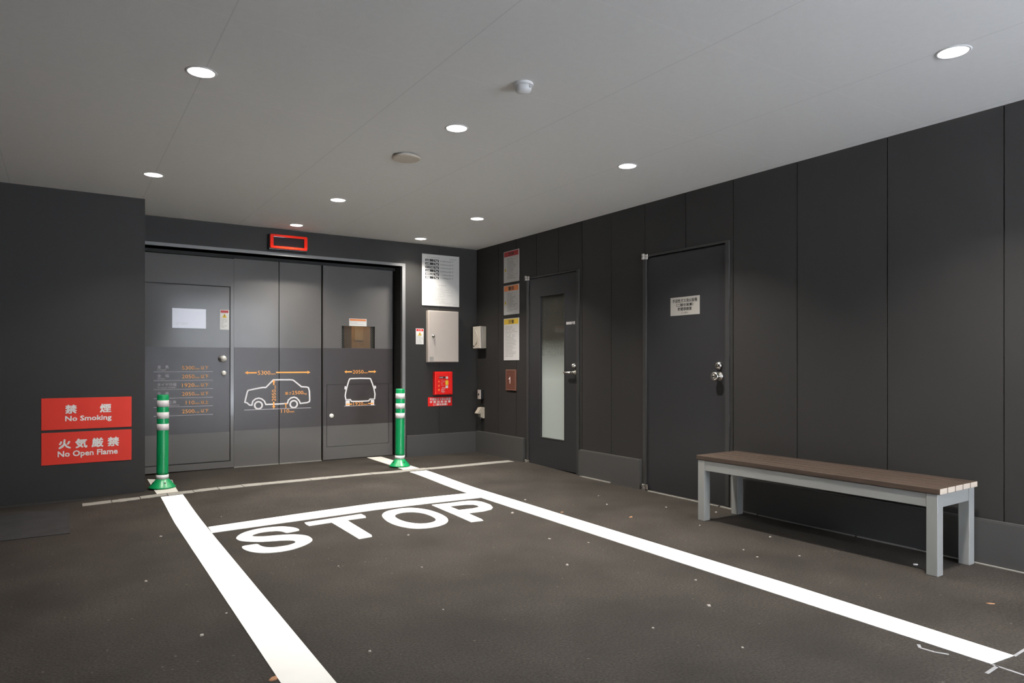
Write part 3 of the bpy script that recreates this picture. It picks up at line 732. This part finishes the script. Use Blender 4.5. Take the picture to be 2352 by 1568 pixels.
# ------------------------------------------------------------------ decals on the portal leaves
YF = -0.0006
def decal(name, label, x, z): return thing(name, label, 'decal', (x, YD - 0.0012, z))
def sh(pts, x, z): return [(a - x, b - z) for a, b in pts]
cxx, czz = 1.93, 0.80
s = decal('car_side_decal', 'white side view car outline with orange dimension arrows on the middle leaves', cxx, czz)
car = [(1.877, .927), (1.935, .928), (2.052, .927), (2.084, .923), (2.1, .912), (2.176, .849), (2.233, .844), (2.253, .837), (2.263, .798), (2.267, .704), (2.263, .684), (2.237, .673), (2.164, .667), (2.152, .696), (2.124, .727), (2.096, .737), (2.064, .73), (2.036, .707), (2.025, .671), (1.935, .668), (1.8, .667), (1.785, .703), (1.758, .727), (1.728, .736), (1.694, .729), (1.668, .706), (1.657, .664), (1.635, .666), (1.609, .69), (1.588, .697), (1.596, .735), (1.611, .801), (1.62, .82), (1.694, .836), (1.766, .848), (1.8, .848)]
mesh_obj('body_outline', stroke(bmesh.new(), sh(car, cxx, czz), 0.015, YF - .0003, YF, True), 'dwhite', s)
for X in (1.724, 2.093):
    c = [(X - cxx + 0.038 * math.cos(2 * PI * k / 28), 0.661 - czz + 0.038 * math.sin(2 * PI * k / 28)) for k in range(28)]
    mesh_obj('wheel', stroke(bmesh.new(), c, 0.017, YF - .0003, YF, True), 'dwhite', s)
mesh_obj('ground_line', box(bmesh.new(), 1.581 - cxx, 2.281 - cxx, YF - .0003, YF, 0.613 - czz, 0.619 - czz), 'dlilac', s)
def arrow(bm, a, b, w, hw_, hl, y=YF, heads=(True, True)):
    a = Vector(a); b = Vector(b); d = (b - a).normalized(); n_ = Vector((-d.y, d.x)); pts = []
    if heads[0]: pts += [a, a + d * hl + n_ * hw_, a + d * hl + n_ * w]
    else: pts += [a + n_ * w]
    if heads[1]: pts += [b - d * hl + n_ * w, b - d * hl + n_ * hw_, b, b - d * hl - n_ * hw_, b - d * hl - n_ * w]
    else: pts += [b + n_ * w, b - n_ * w]
    if heads[0]: pts += [a + d * hl - n_ * w, a + d * hl - n_ * hw_]
    else: pts += [a - n_ * w]
    prism(bm, [tuple(p) for p in pts], 'y', y - 0.0006, y - 0.0003)
bm = bmesh.new()
arrow(bm, (1.587 - cxx, 1.005 - czz), (1.708 - cxx, 1.005 - czz), 0.0075, 0.018, 0.03, heads=(True, False)); mesh_obj('length_arrow', bm, 'dorange', s); bm = bmesh.new()
arrow(bm, (1.905 - cxx, 1.006 - czz), (2.273 - cxx, 1.006 - czz), 0.0075, 0.018, 0.03, heads=(False, True))
mesh_obj('length_arrow', bm, 'dorange', s)
bm = bmesh.new()
arrow(bm, (1.882 - cxx, 0.930 - czz), (1.882 - cxx, 0.872 - czz), 0.0075, 0.017, 0.028, heads=(True, False)); mesh_obj('height_arrow', bm, 'dorange', s); bm = bmesh.new()
arrow(bm, (1.882 - cxx, 0.694 - czz), (1.882 - cxx, 0.618 - czz), 0.0075, 0.017, 0.03, heads=(False, True))
mesh_obj('height_arrow', bm, 'dorange', s)
bm = bmesh.new(); box(bm, 1.992 - cxx, 2.024 - cxx, YF - .0008, YF - .0004, 0.664 - czz, 0.672 - czz); arrow(bm, (2.009 - cxx, 0.668 - czz), (2.009 - cxx, 0.620 - czz), 0.004, 0.009, 0.014)
mesh_obj('clearance_arrow', bm, 'dorange', s)
y = YF - 0.0008
def tpart(name, items, rot=False, mat='dorange'):
    bm = bmesh.new()
    for t, a, b_, c, d in items: text(bm, t, a - cxx, b_ - cxx, c - czz, d - czz, y, 0.010, rot)
    mesh_obj(name, bm, mat, s)
tpart('length_value', [('5300', 1.717, 1.846, 0.983, 1.025), ('mm', 1.850, 1.898, 0.983, 0.996)])
tpart('height_value', [('2050', 1.862, 1.904, 0.700, 0.822), ('mm', 1.890, 1.904, 0.826, 0.868)], True)
tpart('weight_value', [('重さ', 2.000, 2.068, 0.766, 0.796), ('2500', 2.074, 2.196, 0.766, 0.805), ('kg', 2.200, 2.234, 0.760, 0.782)])
tpart('clearance_value', [('110', 1.960, 2.044, 0.570, 0.610), ('mm', 2.050, 2.098, 0.571, 0.586)])

cxx, czz = 2.848, 0.80
s = decal('car_front_decal', 'white front view car outline with mirrors and orange widths on the end leaf', cxx, czz)
fr = [(2.722, .927), (2.736, .931), (2.848, .933), (2.958, .93), (2.972, .925), (2.992, .875), (3.012, .817), (3.026, .746), (3.021, .694), (3.012, .69), (2.965, .691), (2.948, .671), (2.848, .669), (2.745, .671), (2.729, .692), (2.678, .691), (2.669, .736), (2.675, .773), (2.693, .848), (2.713, .911)]
mesh_obj('body_outline', stroke(bmesh.new(), sh(fr, cxx, czz), 0.015, YF - .0003, YF, True), 'dwhite', s)
for (a, b, c) in ((2.659, 2.684, 0.008), (3.013, 3.040, -0.008)):
    mesh_obj('mirror', prism(bmesh.new(), sh([(a, .812), (a + .004, .844), (a + .012, .848), (b - .002, .838), (b, .816), (a + .014, .808)], cxx, czz), 'y', YF - .0003, YF), 'dwhite', s)
for (a, b) in ((2.674, 2.722), (2.975, 3.016)): mesh_obj('tyre', box(bmesh.new(), a - cxx, b - cxx, YF - .0003, YF, 0.622 - czz, 0.690 - czz), 'dwhite', s)
mesh_obj('ground_line', box(bmesh.new(), 2.657 - cxx, 3.031 - cxx, YF - .0003, YF, 0.617 - czz, 0.622 - czz), 'dlilac', s)
for nm, z, a, b_, hd, w_, hw2 in (('body_width_arrow', 1.0085, 2.659, 2.749, (True, False), .0075, .018), ('body_width_arrow', 1.0085, 2.945, 3.041, (False, True), .0075, .018), ('track_width_arrow', 0.640, 2.676, 2.752, (True, False), .0065, .013), ('track_width_arrow', 0.640, 2.942, 3.015, (False, True), .0065, .013)):
    bm = bmesh.new(); arrow(bm, (a - cxx, z - czz), (b_ - cxx, z - czz), w_, hw2, 0.026, heads=hd); mesh_obj(nm, bm, 'dorange', s)
tpart('body_width_value', [('2050', 2.758, 2.886, 0.987, 1.028), ('mm', 2.890, 2.938, 0.989, 1.002)])
tpart('track_width_value', [('1920', 2.766, 2.881, 0.624, 0.661), ('mm', 2.886, 2.934, 0.626, 0.639)])

cxx, czz = 1.0, 0.80
s = thing('size_chart_decal', 'table of vehicle limits lettered on the wicket door behind the bollard', 'decal', (cxx, YD - 0.0032, czz))
y = YF - 0.0003
R_ = [('全　長', 'Length', '5300', 'mm', '以下', 0.872, 0.848), ('全　幅', 'Width', '2050', 'mm', '以下', 0.872, 0.836), ('タイヤ外幅', 'Tread width', '1920', 'mm', '以下', 0.940, 0.936),
      ('全　高', 'Height', '2050', 'mm', '以下', 0.872, 0.840), ('最低地上高', 'Ground clearance', '110', 'mm', '以上', 0.937, 0.966), ('重　量', 'Weight', '2500', 'kg', '以下', 0.872, 0.845)]
for k, (a, b, c, u, e, xa, xb) in enumerate(R_):
    z = 1.020 - 0.087 * k - czz
    mesh_obj('row_line', box(bmesh.new(), 0.740 - cxx, 1.277 - cxx, YF - .0003, YF, z - 0.002, z + 0.002), 'dlilac', s)
    zz = z + czz; x0 = 0.991 if len(c) > 3 else 1.025
    tpart('row_name', [(a, 0.771, xa, zz + 0.032, zz + 0.064), (b, 0.771, xb, zz + 0.012, zz + 0.025)], mat='dlilac')
    tpart('row_value', [(c, x0, 1.104, zz + 0.020, zz + 0.058), (u, 1.108, 1.150, zz + 0.022, zz + 0.034), (e, 1.163, 1.235, zz + 0.020, zz + 0.056)])

# ------------------------------------------------------------------ floor markings
def ribbon(name, Lp, Rp, mat, label, cat, group=None, lift=0.003, sub=6):
    """paint film between two edge paths, laid over the floor surface"""
    bm = bmesh.new(); A = []; B = []
    def dens(P):
        out = []
        for p, q in zip(P[:-1], P[1:]):
            for k in range(sub): t = k / sub; out.append((p[0] + (q[0] - p[0]) * t, p[1] + (q[1] - p[1]) * t))
        return out + [P[-1]]
    L, R = dens(Lp), dens(Rp)
    def ring(P, z): return [bm.verts.new((x, y_, fz(x, y_) + z)) for x, y_ in P]
    a1, b1, a0, b0 = ring(L, lift), ring(R, lift), ring(L, -0.001), ring(R, -0.001)
    for i in range(len(L) - 1):
        bm.faces.new((a1[i], a1[i + 1], b1[i + 1], b1[i])); bm.faces.new((a0[i], a0[i + 1], a1[i + 1], a1[i])); bm.faces.new((b0[i], b1[i], b1[i + 1], b0[i + 1]))
    bm.faces.new((a0[0], a1[0], b1[0], b0[0])); bm.faces.new((a0[-1], b0[-1], b1[-1], a1[-1]))
    return tag(mesh_obj(name, bm, mat), label, cat, group)
k_ = 0.98
GL = 'white lines painted on the asphalt'
ribbon('painted_line', [(2.836, 1.125), (2.842, 1.988), (2.852, 3.228), (2.860, 4.3), (2.868, 5.35), (2.881, 6.235)], [(2.990, 1.110), (3.024, 2.115), (3.032, 3.433), (3.045, 4.6), (3.052, 5.6), (3.061, 6.235)], 'paint', 'long straight white line running past the P towards the bench', 'line', GL)
ribbon('painted_line', [(2.887, 6.395), (2.900, 6.85), (2.912, 7.46)], [(3.064, 6.395), (3.072, 6.85), (3.078, 7.44)], 'paint_dull', 'short duller line piece under the bollard beside the corner wall', 'line', GL)
def samp(P, ys_):
    out = []
    for y_ in ys_:
        for p, q in zip(P[:-1], P[1:]):
            if p[1] <= y_ <= q[1] + 1e-9:
                t = (y_ - p[1]) / (q[1] - p[1]); out.append((p[0] + (q[0] - p[0]) * t, y_)); break
    return out
ysl = [1.3, 1.8, 2.3, 2.8, 3.4, 4.0, 4.6, 5.2, 5.7, 6.22]
LL = samp([(0.618, 1.3), (0.626, 2.404), (0.631, 3.366), (0.642, 5.229), (0.664, 6.22)], ysl)
LR = samp([(0.778, 1.3), (0.786, 2.299), (0.794, 3.395), (0.803, 4.55), (0.817, 5.70), (0.828, 6.22)], ysl)
ribbon('painted_line', LL, LR, 'paint', 'broad white line beginning at the strip and running on beside the letter S', 'line', GL, sub=2)
ribbon('painted_line', [(0.652, 6.375), (0.655, 6.8), (0.660, 7.25)], [(0.814, 6.375), (0.830, 6.8), (0.850, 7.05)], 'paint_dull', 'short dull white line piece under the bollard by the block wall', 'line', GL)
ribbon('painted_line', [(0.815, 4.96), (1.45, 5.035), (2.065, 5.088), (2.50, 5.075), (2.866, 5.045)], [(0.808, 4.775), (1.45, 4.815), (1.965, 4.850), (2.45, 4.842), (2.866, 4.820)], 'paint', 'white stop line joining the two long lines above the lettering', 'line', GL)

def letter(name, outer, inner, label):
    me_pts = [outer] + ([inner] if inner else [])
    bm = bmesh.new(); edges = []
    for P in me_pts:
        vs = [bm.verts.new((x, y_, 0.0032)) for x, y_ in P]
        edges += [bm.edges.new((vs[i], vs[(i + 1) % len(vs)])) for i in range(len(vs))]
    bmesh.ops.triangle_fill(bm, use_beauty=True, edges=edges)
    faces = bm.faces[:]
    r = bmesh.ops.extrude_face_region(bm, geom=faces)
    for v in [g for g in r['geom'] if isinstance(g, bmesh.types.BMVert)]: v.co.z = -0.001
    return tag(mesh_obj(name, bm, 'paint'), label, 'letter', 'letters of the word STOP')
def smooth(P, it=1):
    for _ in range(it):
        Q = []
        for i, p in enumerate(P):
            q = P[(i + 1) % len(P)]; Q += [(p[0] * .75 + q[0] * .25, p[1] * .75 + q[1] * .25), (p[0] * .25 + q[0] * .75, p[1] * .25 + q[1] * .75)]
        P = Q
    return P
S_ = [(1.305, 4.537), (1.306, 4.589), (1.287, 4.642), (1.247, 4.694), (1.196, 4.72), (1.124, 4.729), (1.061, 4.718), (.994, 4.682), (.944, 4.626), (.91, 4.554), (.907, 4.501), (.92, 4.456), (.949, 4.419), (1.003, 4.375), (1.043, 4.357), (1.093, 4.343), (1.142, 4.328), (1.188, 4.298), (1.201, 4.262), (1.189, 4.226), (1.144, 4.195), (1.099, 4.191), (1.055, 4.194), (1.029, 4.208), (1.007, 4.234), (.994, 4.276), (.99, 4.327), (.97, 4.331), (.902, 4.328), (.892, 4.293), (.893, 4.242), (.904, 4.195), (.926, 4.149), (.962, 4.106), (1.012, 4.081), (1.075, 4.074), (1.145, 4.09), (1.213, 4.132), (1.267, 4.183), (1.299, 4.234), (1.308, 4.292), (1.304, 4.357), (1.275, 4.409), (1.233, 4.446), (1.174, 4.472), (1.118, 4.482), (1.068, 4.493), (1.027, 4.514), (1.009, 4.535), (1.006, 4.556), (1.027, 4.582), (1.063, 4.606), (1.105, 4.613), (1.142, 4.604), (1.179, 4.588), (1.199, 4.557), (1.207, 4.512), (1.23, 4.507), (1.291, 4.522)]
T_ = [(1.395, 4.733), (1.819, 4.775), (1.821, 4.700), (1.806, 4.644), (1.665, 4.640), (1.652, 4.150), (1.638, 4.11), (1.549, 4.102), (1.551, 4.632), (1.392, 4.618), (1.386, 4.663)]
O_ = [(1.918, 4.629), (1.965, 4.715), (2.027, 4.771), (2.124, 4.794), (2.19, 4.785), (2.241, 4.749), (2.295, 4.64), (2.308, 4.49), (2.297, 4.359), (2.263, 4.25), (2.2, 4.167), (2.121, 4.126), (2.037, 4.118), (1.969, 4.14), (1.919, 4.201), (1.885, 4.318), (1.883, 4.461)]
Oi = [(1.992, 4.57), (2.03, 4.628), (2.082, 4.652), (2.123, 4.647), (2.165, 4.626), (2.209, 4.554), (2.218, 4.441), (2.209, 4.355), (2.188, 4.296), (2.148, 4.258), (2.1, 4.246), (2.046, 4.259), (2.009, 4.311), (1.983, 4.386), (1.979, 4.486)]
P_ = [(2.398, 4.781), (2.554, 4.768), (2.66, 4.770), (2.725, 4.760), (2.768, 4.72), (2.786, 4.651), (2.779, 4.532), (2.743, 4.437), (2.694, 4.385), (2.616, 4.362), (2.486, 4.366), (2.471, 4.153), (2.458, 4.104), (2.364, 4.112), (2.377, 4.369), (2.391, 4.763)]
Pi_ = [(2.485, 4.655), (2.62, 4.645), (2.670, 4.615), (2.680, 4.565), (2.664, 4.510), (2.599, 4.492), (2.482, 4.500)]
letter('painted_letter', smooth(S_), None, 'white letter S painted on the asphalt, first of the word STOP')
letter('painted_letter', T_, None, 'white letter T painted between the S and the O')
letter('painted_letter', smooth(O_, 2), smooth(Oi, 2), 'white oval letter O painted between the T and the P')
letter('painted_letter', P_, Pi_, 'white letter P painted next to the long line, last of STOP')

# pale joint strip across the floor
bm = bmesh.new(); x = 0.125; rr_ = random.Random(3)
def sy(x): return 6.268 + 0.07 * min(1, (x - 0.12) / 1.2) - (0.02 if x > 2.6 else 0)
segs = []
while x < 4.15:
    L = 0.20 if x < 1.3 else 0.6; e = min(x + L, 4.15); n_ = 4
    wob = rr_.uniform(-0.008, 0.008)
    for k in range(n_):
        a = x + (e - x - 0.006) * k / n_; b = x + (e - x - 0.006) * (k + 1) / n_
        w0 = 0.058 + rr_.uniform(-0.006, 0.008)
        zz = 0.0045 if (0.60 < a < 0.86 or 2.82 < a < 3.1) else 0.0035
        v = [bm.verts.new((p, q, fz(p, q) + h)) for h in (-0.002, zz) for p, q in ((a, sy(a) - w0 + wob), (b, sy(b) - w0 + wob), (b, sy(b) + w0 + wob), (a, sy(a) + w0 + wob))]
        for f in ((4, 5, 6, 7), (0, 1, 5, 4), (1, 2, 6, 5), (2, 3, 7, 6), (3, 0, 4, 7)): bm.faces.new([v[i] for i in f])
    x = e
tag(mesh_obj('joint_strip', bm, 'strip'), 'thin pale mortar strip crossing the asphalt in front of both bollards', 'strip')

# dull grey floor plate in front of the block wall
bm = bmesh.new(); box(bm, -0.84, 0.036, 5.27, 6.18, -0.004, 0.0045)
tag(mesh_obj('floor_plate', bm, 'floorplate'), 'dull dark grey plate set flush in the asphalt before the block wall', 'floor plate')

# smeared paint around the end of the long line
def smear(pts, w, label):
    bm = bmesh.new()
    for p, q in zip(pts[:-1], pts[1:]):
        d = (Vector(q) - Vector(p)).normalized(); n_ = Vector((-d.y, d.x)) * w / 2
        v = [Vector(p) + n_, Vector(p) - n_, Vector(q) - n_, Vector(q) + n_]
        A = [bm.verts.new((a.x, a.y, 0.0012)) for a in v]; B = [bm.verts.new((a.x, a.y, -0.001)) for a in v]
        bm.faces.new(A)
        for i in range(4): bm.faces.new((A[i], A[(i + 1) % 4], B[(i + 1) % 4], B[i]))
    return tag(mesh_obj('paint_smear', bm, 'smear'), label, 'paint smear')
smear([(2.800, 1.36), (2.772, 1.34), (2.778, 1.29), (2.800, 1.25)], 0.012, 'curled white paint smear beside the end of the long line')
smear([(2.74, 1.10), (2.84, 1.105)], 0.012, 'short pale guide mark reaching out sideways beyond the line end')
smear([(2.99, 1.108), (3.11, 1.112)], 0.010, 'short pale guide mark pointing from the line end to the bench')
smear([(2.838, 1.12), (2.834, 0.90)], 0.012, 'pale guide mark running straight on past the line end')

# ------------------------------------------------------------------ bollards
def bollard(label, x, y_, lean):
    o = thing('bollard', label, 'bollard', (x, y_, fz(x, y_) + 0.007), 0, 'green bollards with white bands')
    r = 0.047
    mesh_obj('base', lathe(bmesh.new(), [(0.108, 0.0), (0.108, 0.006), (0.100, 0.014), (0.060, 0.062), (0.052, 0.074), (0.0, 0.074)], 36), 'green', o, True)
    bm = bmesh.new()
    for k in range(4):
        a = PI / 4 + k * PI / 2 - 0.9; pr = 0.076
        m_ = Matrix.Translation((pr * math.cos(a), pr * math.sin(a), 0.046)) @ Matrix.Rotation(a, 4, 'Z') @ Matrix.Rotation(math.radians(38), 4, 'Y')
        bmesh.ops.create_cone(bm, cap_ends=True, segments=12, radius1=0.007, radius2=0.007, depth=0.004, matrix=m_)
    mesh_obj('bolt_holes', bm, 'black', o)
    mesh_obj('foot_ring', lathe(bmesh.new(), [(0.050, 0.074), (0.050, 0.112), (0.0, 0.112)], 36), 'reflect', o, True)
    p = mesh_obj('post', lathe(bmesh.new(), [(0.049, 0.112), (0.047, 0.135), (r, 0.50), (r, 0.800), (0.043, 0.808), (0.0, 0.810)], 40), 'green', o, False)
    for f in p.data.polygons: f.use_smooth = abs(f.normal.z) < 0.5
    for z0, z1 in ((0.703, 0.760), (0.600, 0.656), (0.500, 0.555)):
        b = mesh_obj('white_band', lathe(bmesh.new(), [(r, z0), (r + 0.0015, z0 + 0.001), (r + 0.0015, z1 - 0.001), (r, z1)], 40), 'reflect', p)
        for f in b.data.polygons: f.use_smooth = abs(f.normal.z) < 0.5
    o.rotation_euler = (0, math.radians(lean), 0.3)
    return o
bollard('green bollard with white bands beside the dark block wall', 0.724, 6.665, 0.45)
bollard('green bollard with white bands at the end of the wide portal by the corner', 2.950, 6.63, 0.5)

# ------------------------------------------------------------------ bench
b = thing('bench', 'long bench with a brown plank seat on a light grey metal frame', 'bench', (3.965, 2.522, 0.0), math.radians(0.8))
hx, hy = 0.212, 0.785
lw, ld = 0.062, 0.056
for sx in (-1, 1):
    for sy_ in (-1, 1):
        x0 = sx * hx - (lw if sx > 0 else 0); y0 = sy_ * hy - (ld if sy_ > 0 else 0)
        mesh_obj('leg', bevbox(x0, x0 + lw, y0, y0 + ld, 0.0, 0.425, 0.003), 'benchmetal', b)
for sx in (-1, 1):
    x0 = sx * hx - (0.032 if sx > 0 else 0) + (0.003 if sx < 0 else -0.003)
    mesh_obj('side_rail', bevbox(x0, x0 + 0.032, -hy + ld + 0.0005, hy - ld - 0.0005, 0.353, 0.424, 0.002), 'benchmetal', b)
for sy_ in (-1, 1):
    y0 = sy_ * hy - (0.032 if sy_ > 0 else 0) + (0.003 if sy_ < 0 else -0.003)
    mesh_obj('end_rail', bevbox(-hx + lw + 0.0005, hx - lw - 0.0005, y0, y0 + 0.032, 0.353, 0.424, 0.002), 'benchmetal', b)
pw = (2 * hx + 0.012) / 5
for k in range(5):
    x0 = -hx - 0.006 + k * pw
    bm = bevbox(x0 + 0.0025, x0 + pw - 0.0025, -hy - 0.014, hy + 0.012, 0.4255, 0.456, 0.003)
    o = mesh_obj('plank', bm, ['wood', 'plankend'], b)
    for f in o.data.polygons:
        if abs(f.normal.y) > 0.9: f.material_index = 1

# ------------------------------------------------------------------ ceiling fittings
def downlight(x, y_, label):
    o = thing('downlight', label, 'ceiling light', (x, y_, ZC), 0, 'round downlights in the ceiling')
    bm = bmesh.new(); N = 40
    prof = [(RA + 0.010, -0.0004), (RA + 0.008, -0.003), (RA - 0.001, -0.004), (RA - 0.003, -0.001)]
    rings = [[bm.verts.new((r * math.cos(2 * PI * k / N), r * math.sin(2 * PI * k / N), h)) for k in range(N)] for r, h in prof]
    for A, B in zip(rings[:-1], rings[1:]):
        for k in range(N): bm.faces.new((A[k], A[(k + 1) % N], B[(k + 1) % N], B[k]))
    mesh_obj('trim_ring', bm, 'trimwhite', o, True)
    bm = bmesh.new(); prof = [(RA - 0.003, -0.001), (RA - 0.004, 0.018), (RA - 0.006, 0.030)]
    rings = [[bm.verts.new((r * math.cos(2 * PI * k / N), r * math.sin(2 * PI * k / N), h)) for k in range(N)] for r, h in prof]
    for A, B in zip(rings[:-1], rings[1:]):
        for k in range(N): bm.faces.new((A[k], A[(k + 1) % N], B[(k + 1) % N], B[k]))
    mesh_obj('reflector', bm, 'reflector', o, True)
    mesh_obj('diffuser', lathe(bmesh.new(), [(RA - 0.0065, 0.0215), (RA - 0.0065, 0.030)], 40), 'lamp', o)
    return o
LAB = ['round lit downlight on the ceiling seam, second from the block wall in its row',
       'round lit downlight close to the dark block wall with the red signs',
       'round lit downlight between the white smoke detector and the flat beige disc',
       'round lit downlight between the flat beige disc and the red framed display',
       'round lit downlight directly above the red framed display',
       'round lit downlight over the aisle in front of the solid door with the name plate',
       'round lit downlight over the aisle in front of the glazed door',
       'round lit downlight just above the white rules board near the corner',
       'round lit downlight over the bench, apart from all the others']
POW = 27.0
def lamp(x, y_):
    L = bpy.data.lights.new('downlight_lamp', 'AREA'); L.shape = 'DISK'; L.size = 0.10; L.energy = POW * (0.55 if y_ > 6.5 else 0.50 if x < 1 else 1.12 if x > 3 else 0.95); L.color = (1.0, 0.95, 0.87); L.spread = math.radians(108)
    lo = bpy.data.objects.new('downlight_lamp', L); lo.location = (x, y_, ZC + 0.019); COL.objects.link(lo)
    return lo
for (x, y_), lb in zip(LIGHTS, LAB):
    downlight(x, y_, lb); lamp(x, y_)
for x, y_ in HIDDEN:
    o = downlight(x, y_, 'round lit downlight in the front row of the ceiling, outside the view' if x > 1 else 'round lit downlight in the front row beside the open side, outside the view'); lamp(x, y_)

s = thing('smoke_detector', 'white domed smoke detector on the ceiling', 'smoke detector', (1.925, 2.825, ZC))
mesh_obj('base_ring', lathe(bmesh.new(), [(0.050, 0.0), (0.050, -0.012), (0.046, -0.014), (0.0, -0.014)], 36), 'trimwhite', s, False)
mesh_obj('dome', lathe(bmesh.new(), [(0.040, -0.013), (0.041, -0.030), (0.036, -0.040), (0.022, -0.046), (0.0, -0.047)], 36), 'trimwhite', s, True)
mesh_obj('indicator_window', lathe(bmesh.new(), [(0.007, 0.037), (0.007, 0.043), (0.0, 0.043)], 14, 0.014, -0.022, 'y'), 'greyink', s)
s = thing('ceiling_disc', 'flat beige disc fixed under the ceiling', 'ceiling disc', (1.935, 4.24, ZC))
mesh_obj('disc', lathe(bmesh.new(), [(0.090, -0.010), (0.093, -0.012), (0.093, -0.021), (0.088, -0.024), (0.0, -0.025)], 40), 'disc', s)
mesh_obj('rim', lathe(bmesh.new(), [(0.070, 0.0), (0.070, -0.0098)], 32), 'trimwhite', s)

# ------------------------------------------------------------------ litter on the asphalt
def chip(x, y_, a, b_, h, rz, mat, name, label, group=None):
    bm = bmesh.new(); r = random.Random(int(x * 1000 + y_ * 77))
    n_ = 7; P = [(a * math.cos(2 * PI * k / n_) * r.uniform(.75, 1.1), b_ * math.sin(2 * PI * k / n_) * r.uniform(.75, 1.1)) for k in range(n_)]
    prism(bm, P, 'z', 0.0, h)
    for v in bm.verts:
        if v.co.z > 0: v.co.z *= r.uniform(0.6, 1.1); v.co.x *= 0.85; v.co.y *= 0.85
    o = mesh_obj(name, bm, mat, None, False, (x, y_, fz(x, y_) - 0.0005), rz)
    return tag(o, label, 'leaf' if 'leaf' in name else ('chip' if 'chip' in name else 'pebble'), group)
chip(3.553, 1.41, 0.020, 0.005, 0.004, -0.9, 'leaf', 'wood_chip', 'small brown sliver on the asphalt between the bench and the long line')
chip(0.620, 2.45, 0.030, 0.018, 0.004, 0.4, 'leaf', 'dry_leaf', 'brown leaf scrap at the edge of the broad line at the picture bottom')
chip(3.895, 1.907, 0.014, 0.007, 0.008, -0.6, 'white', 'paper_chip', 'white scrap lying under the bench')
chip(3.40, 3.62, 0.020, 0.009, 0.005, 0.2, 'leaf', 'dry_leaf', 'reddish leaf scrap on the asphalt in front of the solid door')
chip(3.085, 4.02, 0.014, 0.009, 0.006, 0.0, 'leaf', 'dry_leaf', 'orange leaf scrap touching the long line beyond the P')
chip(2.763, 4.195, 0.013, 0.011, 0.009, 0.3, 'pebble', 'pebble', 'pale pebble beside the foot of the letter P')
chip(1.848, 4.02, 0.010, 0.009, 0.008, 0.3, 'pebble', 'pebble', 'pale pebble below the letter O')
chip(4.036, 3.39, 0.014, 0.009, 0.007, 0.3, 'pebble', 'pebble', 'pale pebble behind the bench leg near the solid door')
PB = [(2.687, 2.387), (2.45, 2.10), (0.602, 3.207), (0.52, 4.86), (3.36, 2.62), (3.52, 2.36), (3.30, 2.48), (3.62, 3.18), (3.72, 4.35), (3.55, 4.05), (3.12, 4.55), (2.55, 3.45), (2.70, 3.25), (2.30, 2.95), (1.62, 3.35), (1.25, 3.62), (1.42, 2.72), (0.98, 2.48), (2.05, 2.05), (2.20, 1.72), (3.75, 2.72), (3.86, 3.72), (0.95, 5.25), (0.35, 3.9), (0.47, 3.0)]
rp = random.Random(5)
for (x, y_) in PB:
    r_ = rp.uniform(0.005, 0.009)
    chip(x, y_, r_ * rp.uniform(0.8, 1.3), r_, r_ * 0.7, rp.uniform(0, 3), 'pebble', 'pebble', 'tiny pale grit pebble loose on the open asphalt', 'grit pebbles on the open asphalt')

# ------------------------------------------------------------------ the street outside, light
bm = bmesh.new(); box(bm, 1.6, 34, -30, -1.55, -0.12, -0.002); struct('ground', bm, 'pavement')  # unseen ground, made pale to bounce skylight up to the ceiling
bm = bmesh.new(); box(bm, -30, 1.6, -30, -1.55, -0.12, -0.002); struct('ground.001', bm, 'road')  # unseen ground, darker so less light bounces in on the left
bm = bmesh.new(); box(bm, -16, 22, -10, -9, 0, 12); struct('facade', bm, 'facade')  # unseen building, height and tone set to hold sky light off the walls
L = bpy.data.lights.new('shaft_lamp', 'POINT'); L.energy = 45; L.color = (1, 0.72, 0.36); L.shadow_soft_size = 0.08
lo = bpy.data.objects.new('shaft_lamp', L); lo.location = (3.1, 8.3, 2.2); COL.objects.link(lo)

w = bpy.data.worlds.new('sky'); SC.world = w; w.use_nodes = True
nt = w.node_tree; bg = nt.nodes['Background']
tc = node(nt, 'ShaderNodeTexCoord'); sp = node(nt, 'ShaderNodeSeparateXYZ'); nt.links.new(tc.outputs['Generated'], sp.inputs[0])
rp_ = node(nt, 'ShaderNodeValToRGB'); rp_.color_ramp.elements[0].position = 0.45; rp_.color_ramp.elements[1].position = 0.9
rp_.color_ramp.elements[0].color = (0.82, 0.86, 0.95, 1); rp_.color_ramp.elements[1].color = (0.72, 0.80, 0.95, 1)
nt.links.new(math_n(nt, 'ADD', math_n(nt, 'MULTIPLY', sp.outputs['Z'], 0.5), 0.5), rp_.inputs['Fac'])
nt.links.new(rp_.outputs['Color'], bg.inputs['Color']); bg.inputs['Strength'].default_value = 110.0

# ------------------------------------------------------------------ camera
cam = bpy.data.cameras.new('camera'); cam.lens = 24.0; cam.sensor_width = 36.0; cam.sensor_fit = 'HORIZONTAL'; cam.shift_y = 51 / 2352
co = bpy.data.objects.new('camera', cam); co.location = (0, 0, 1.1); co.rotation_euler = (PI / 2, 0, -math.atan(1031 / 1568)); COL.objects.link(co)
cam.clip_start = 0.05
SC.camera = co
SC.view_settings.view_transform = 'Standard'; SC.view_settings.look = 'None'; SC.view_settings.gamma = 1; SC.view_settings.exposure = 0.35
SC.view_settings.use_curve_mapping = False
SC.cycles.use_denoising = True
SC.cycles.max_bounces = 8; SC.cycles.diffuse_bounces = 5; SC.cycles.glossy_bounces = 4; SC.cycles.transparent_max_bounces = 8
SC.cycles.sample_clamp_indirect = 6.0
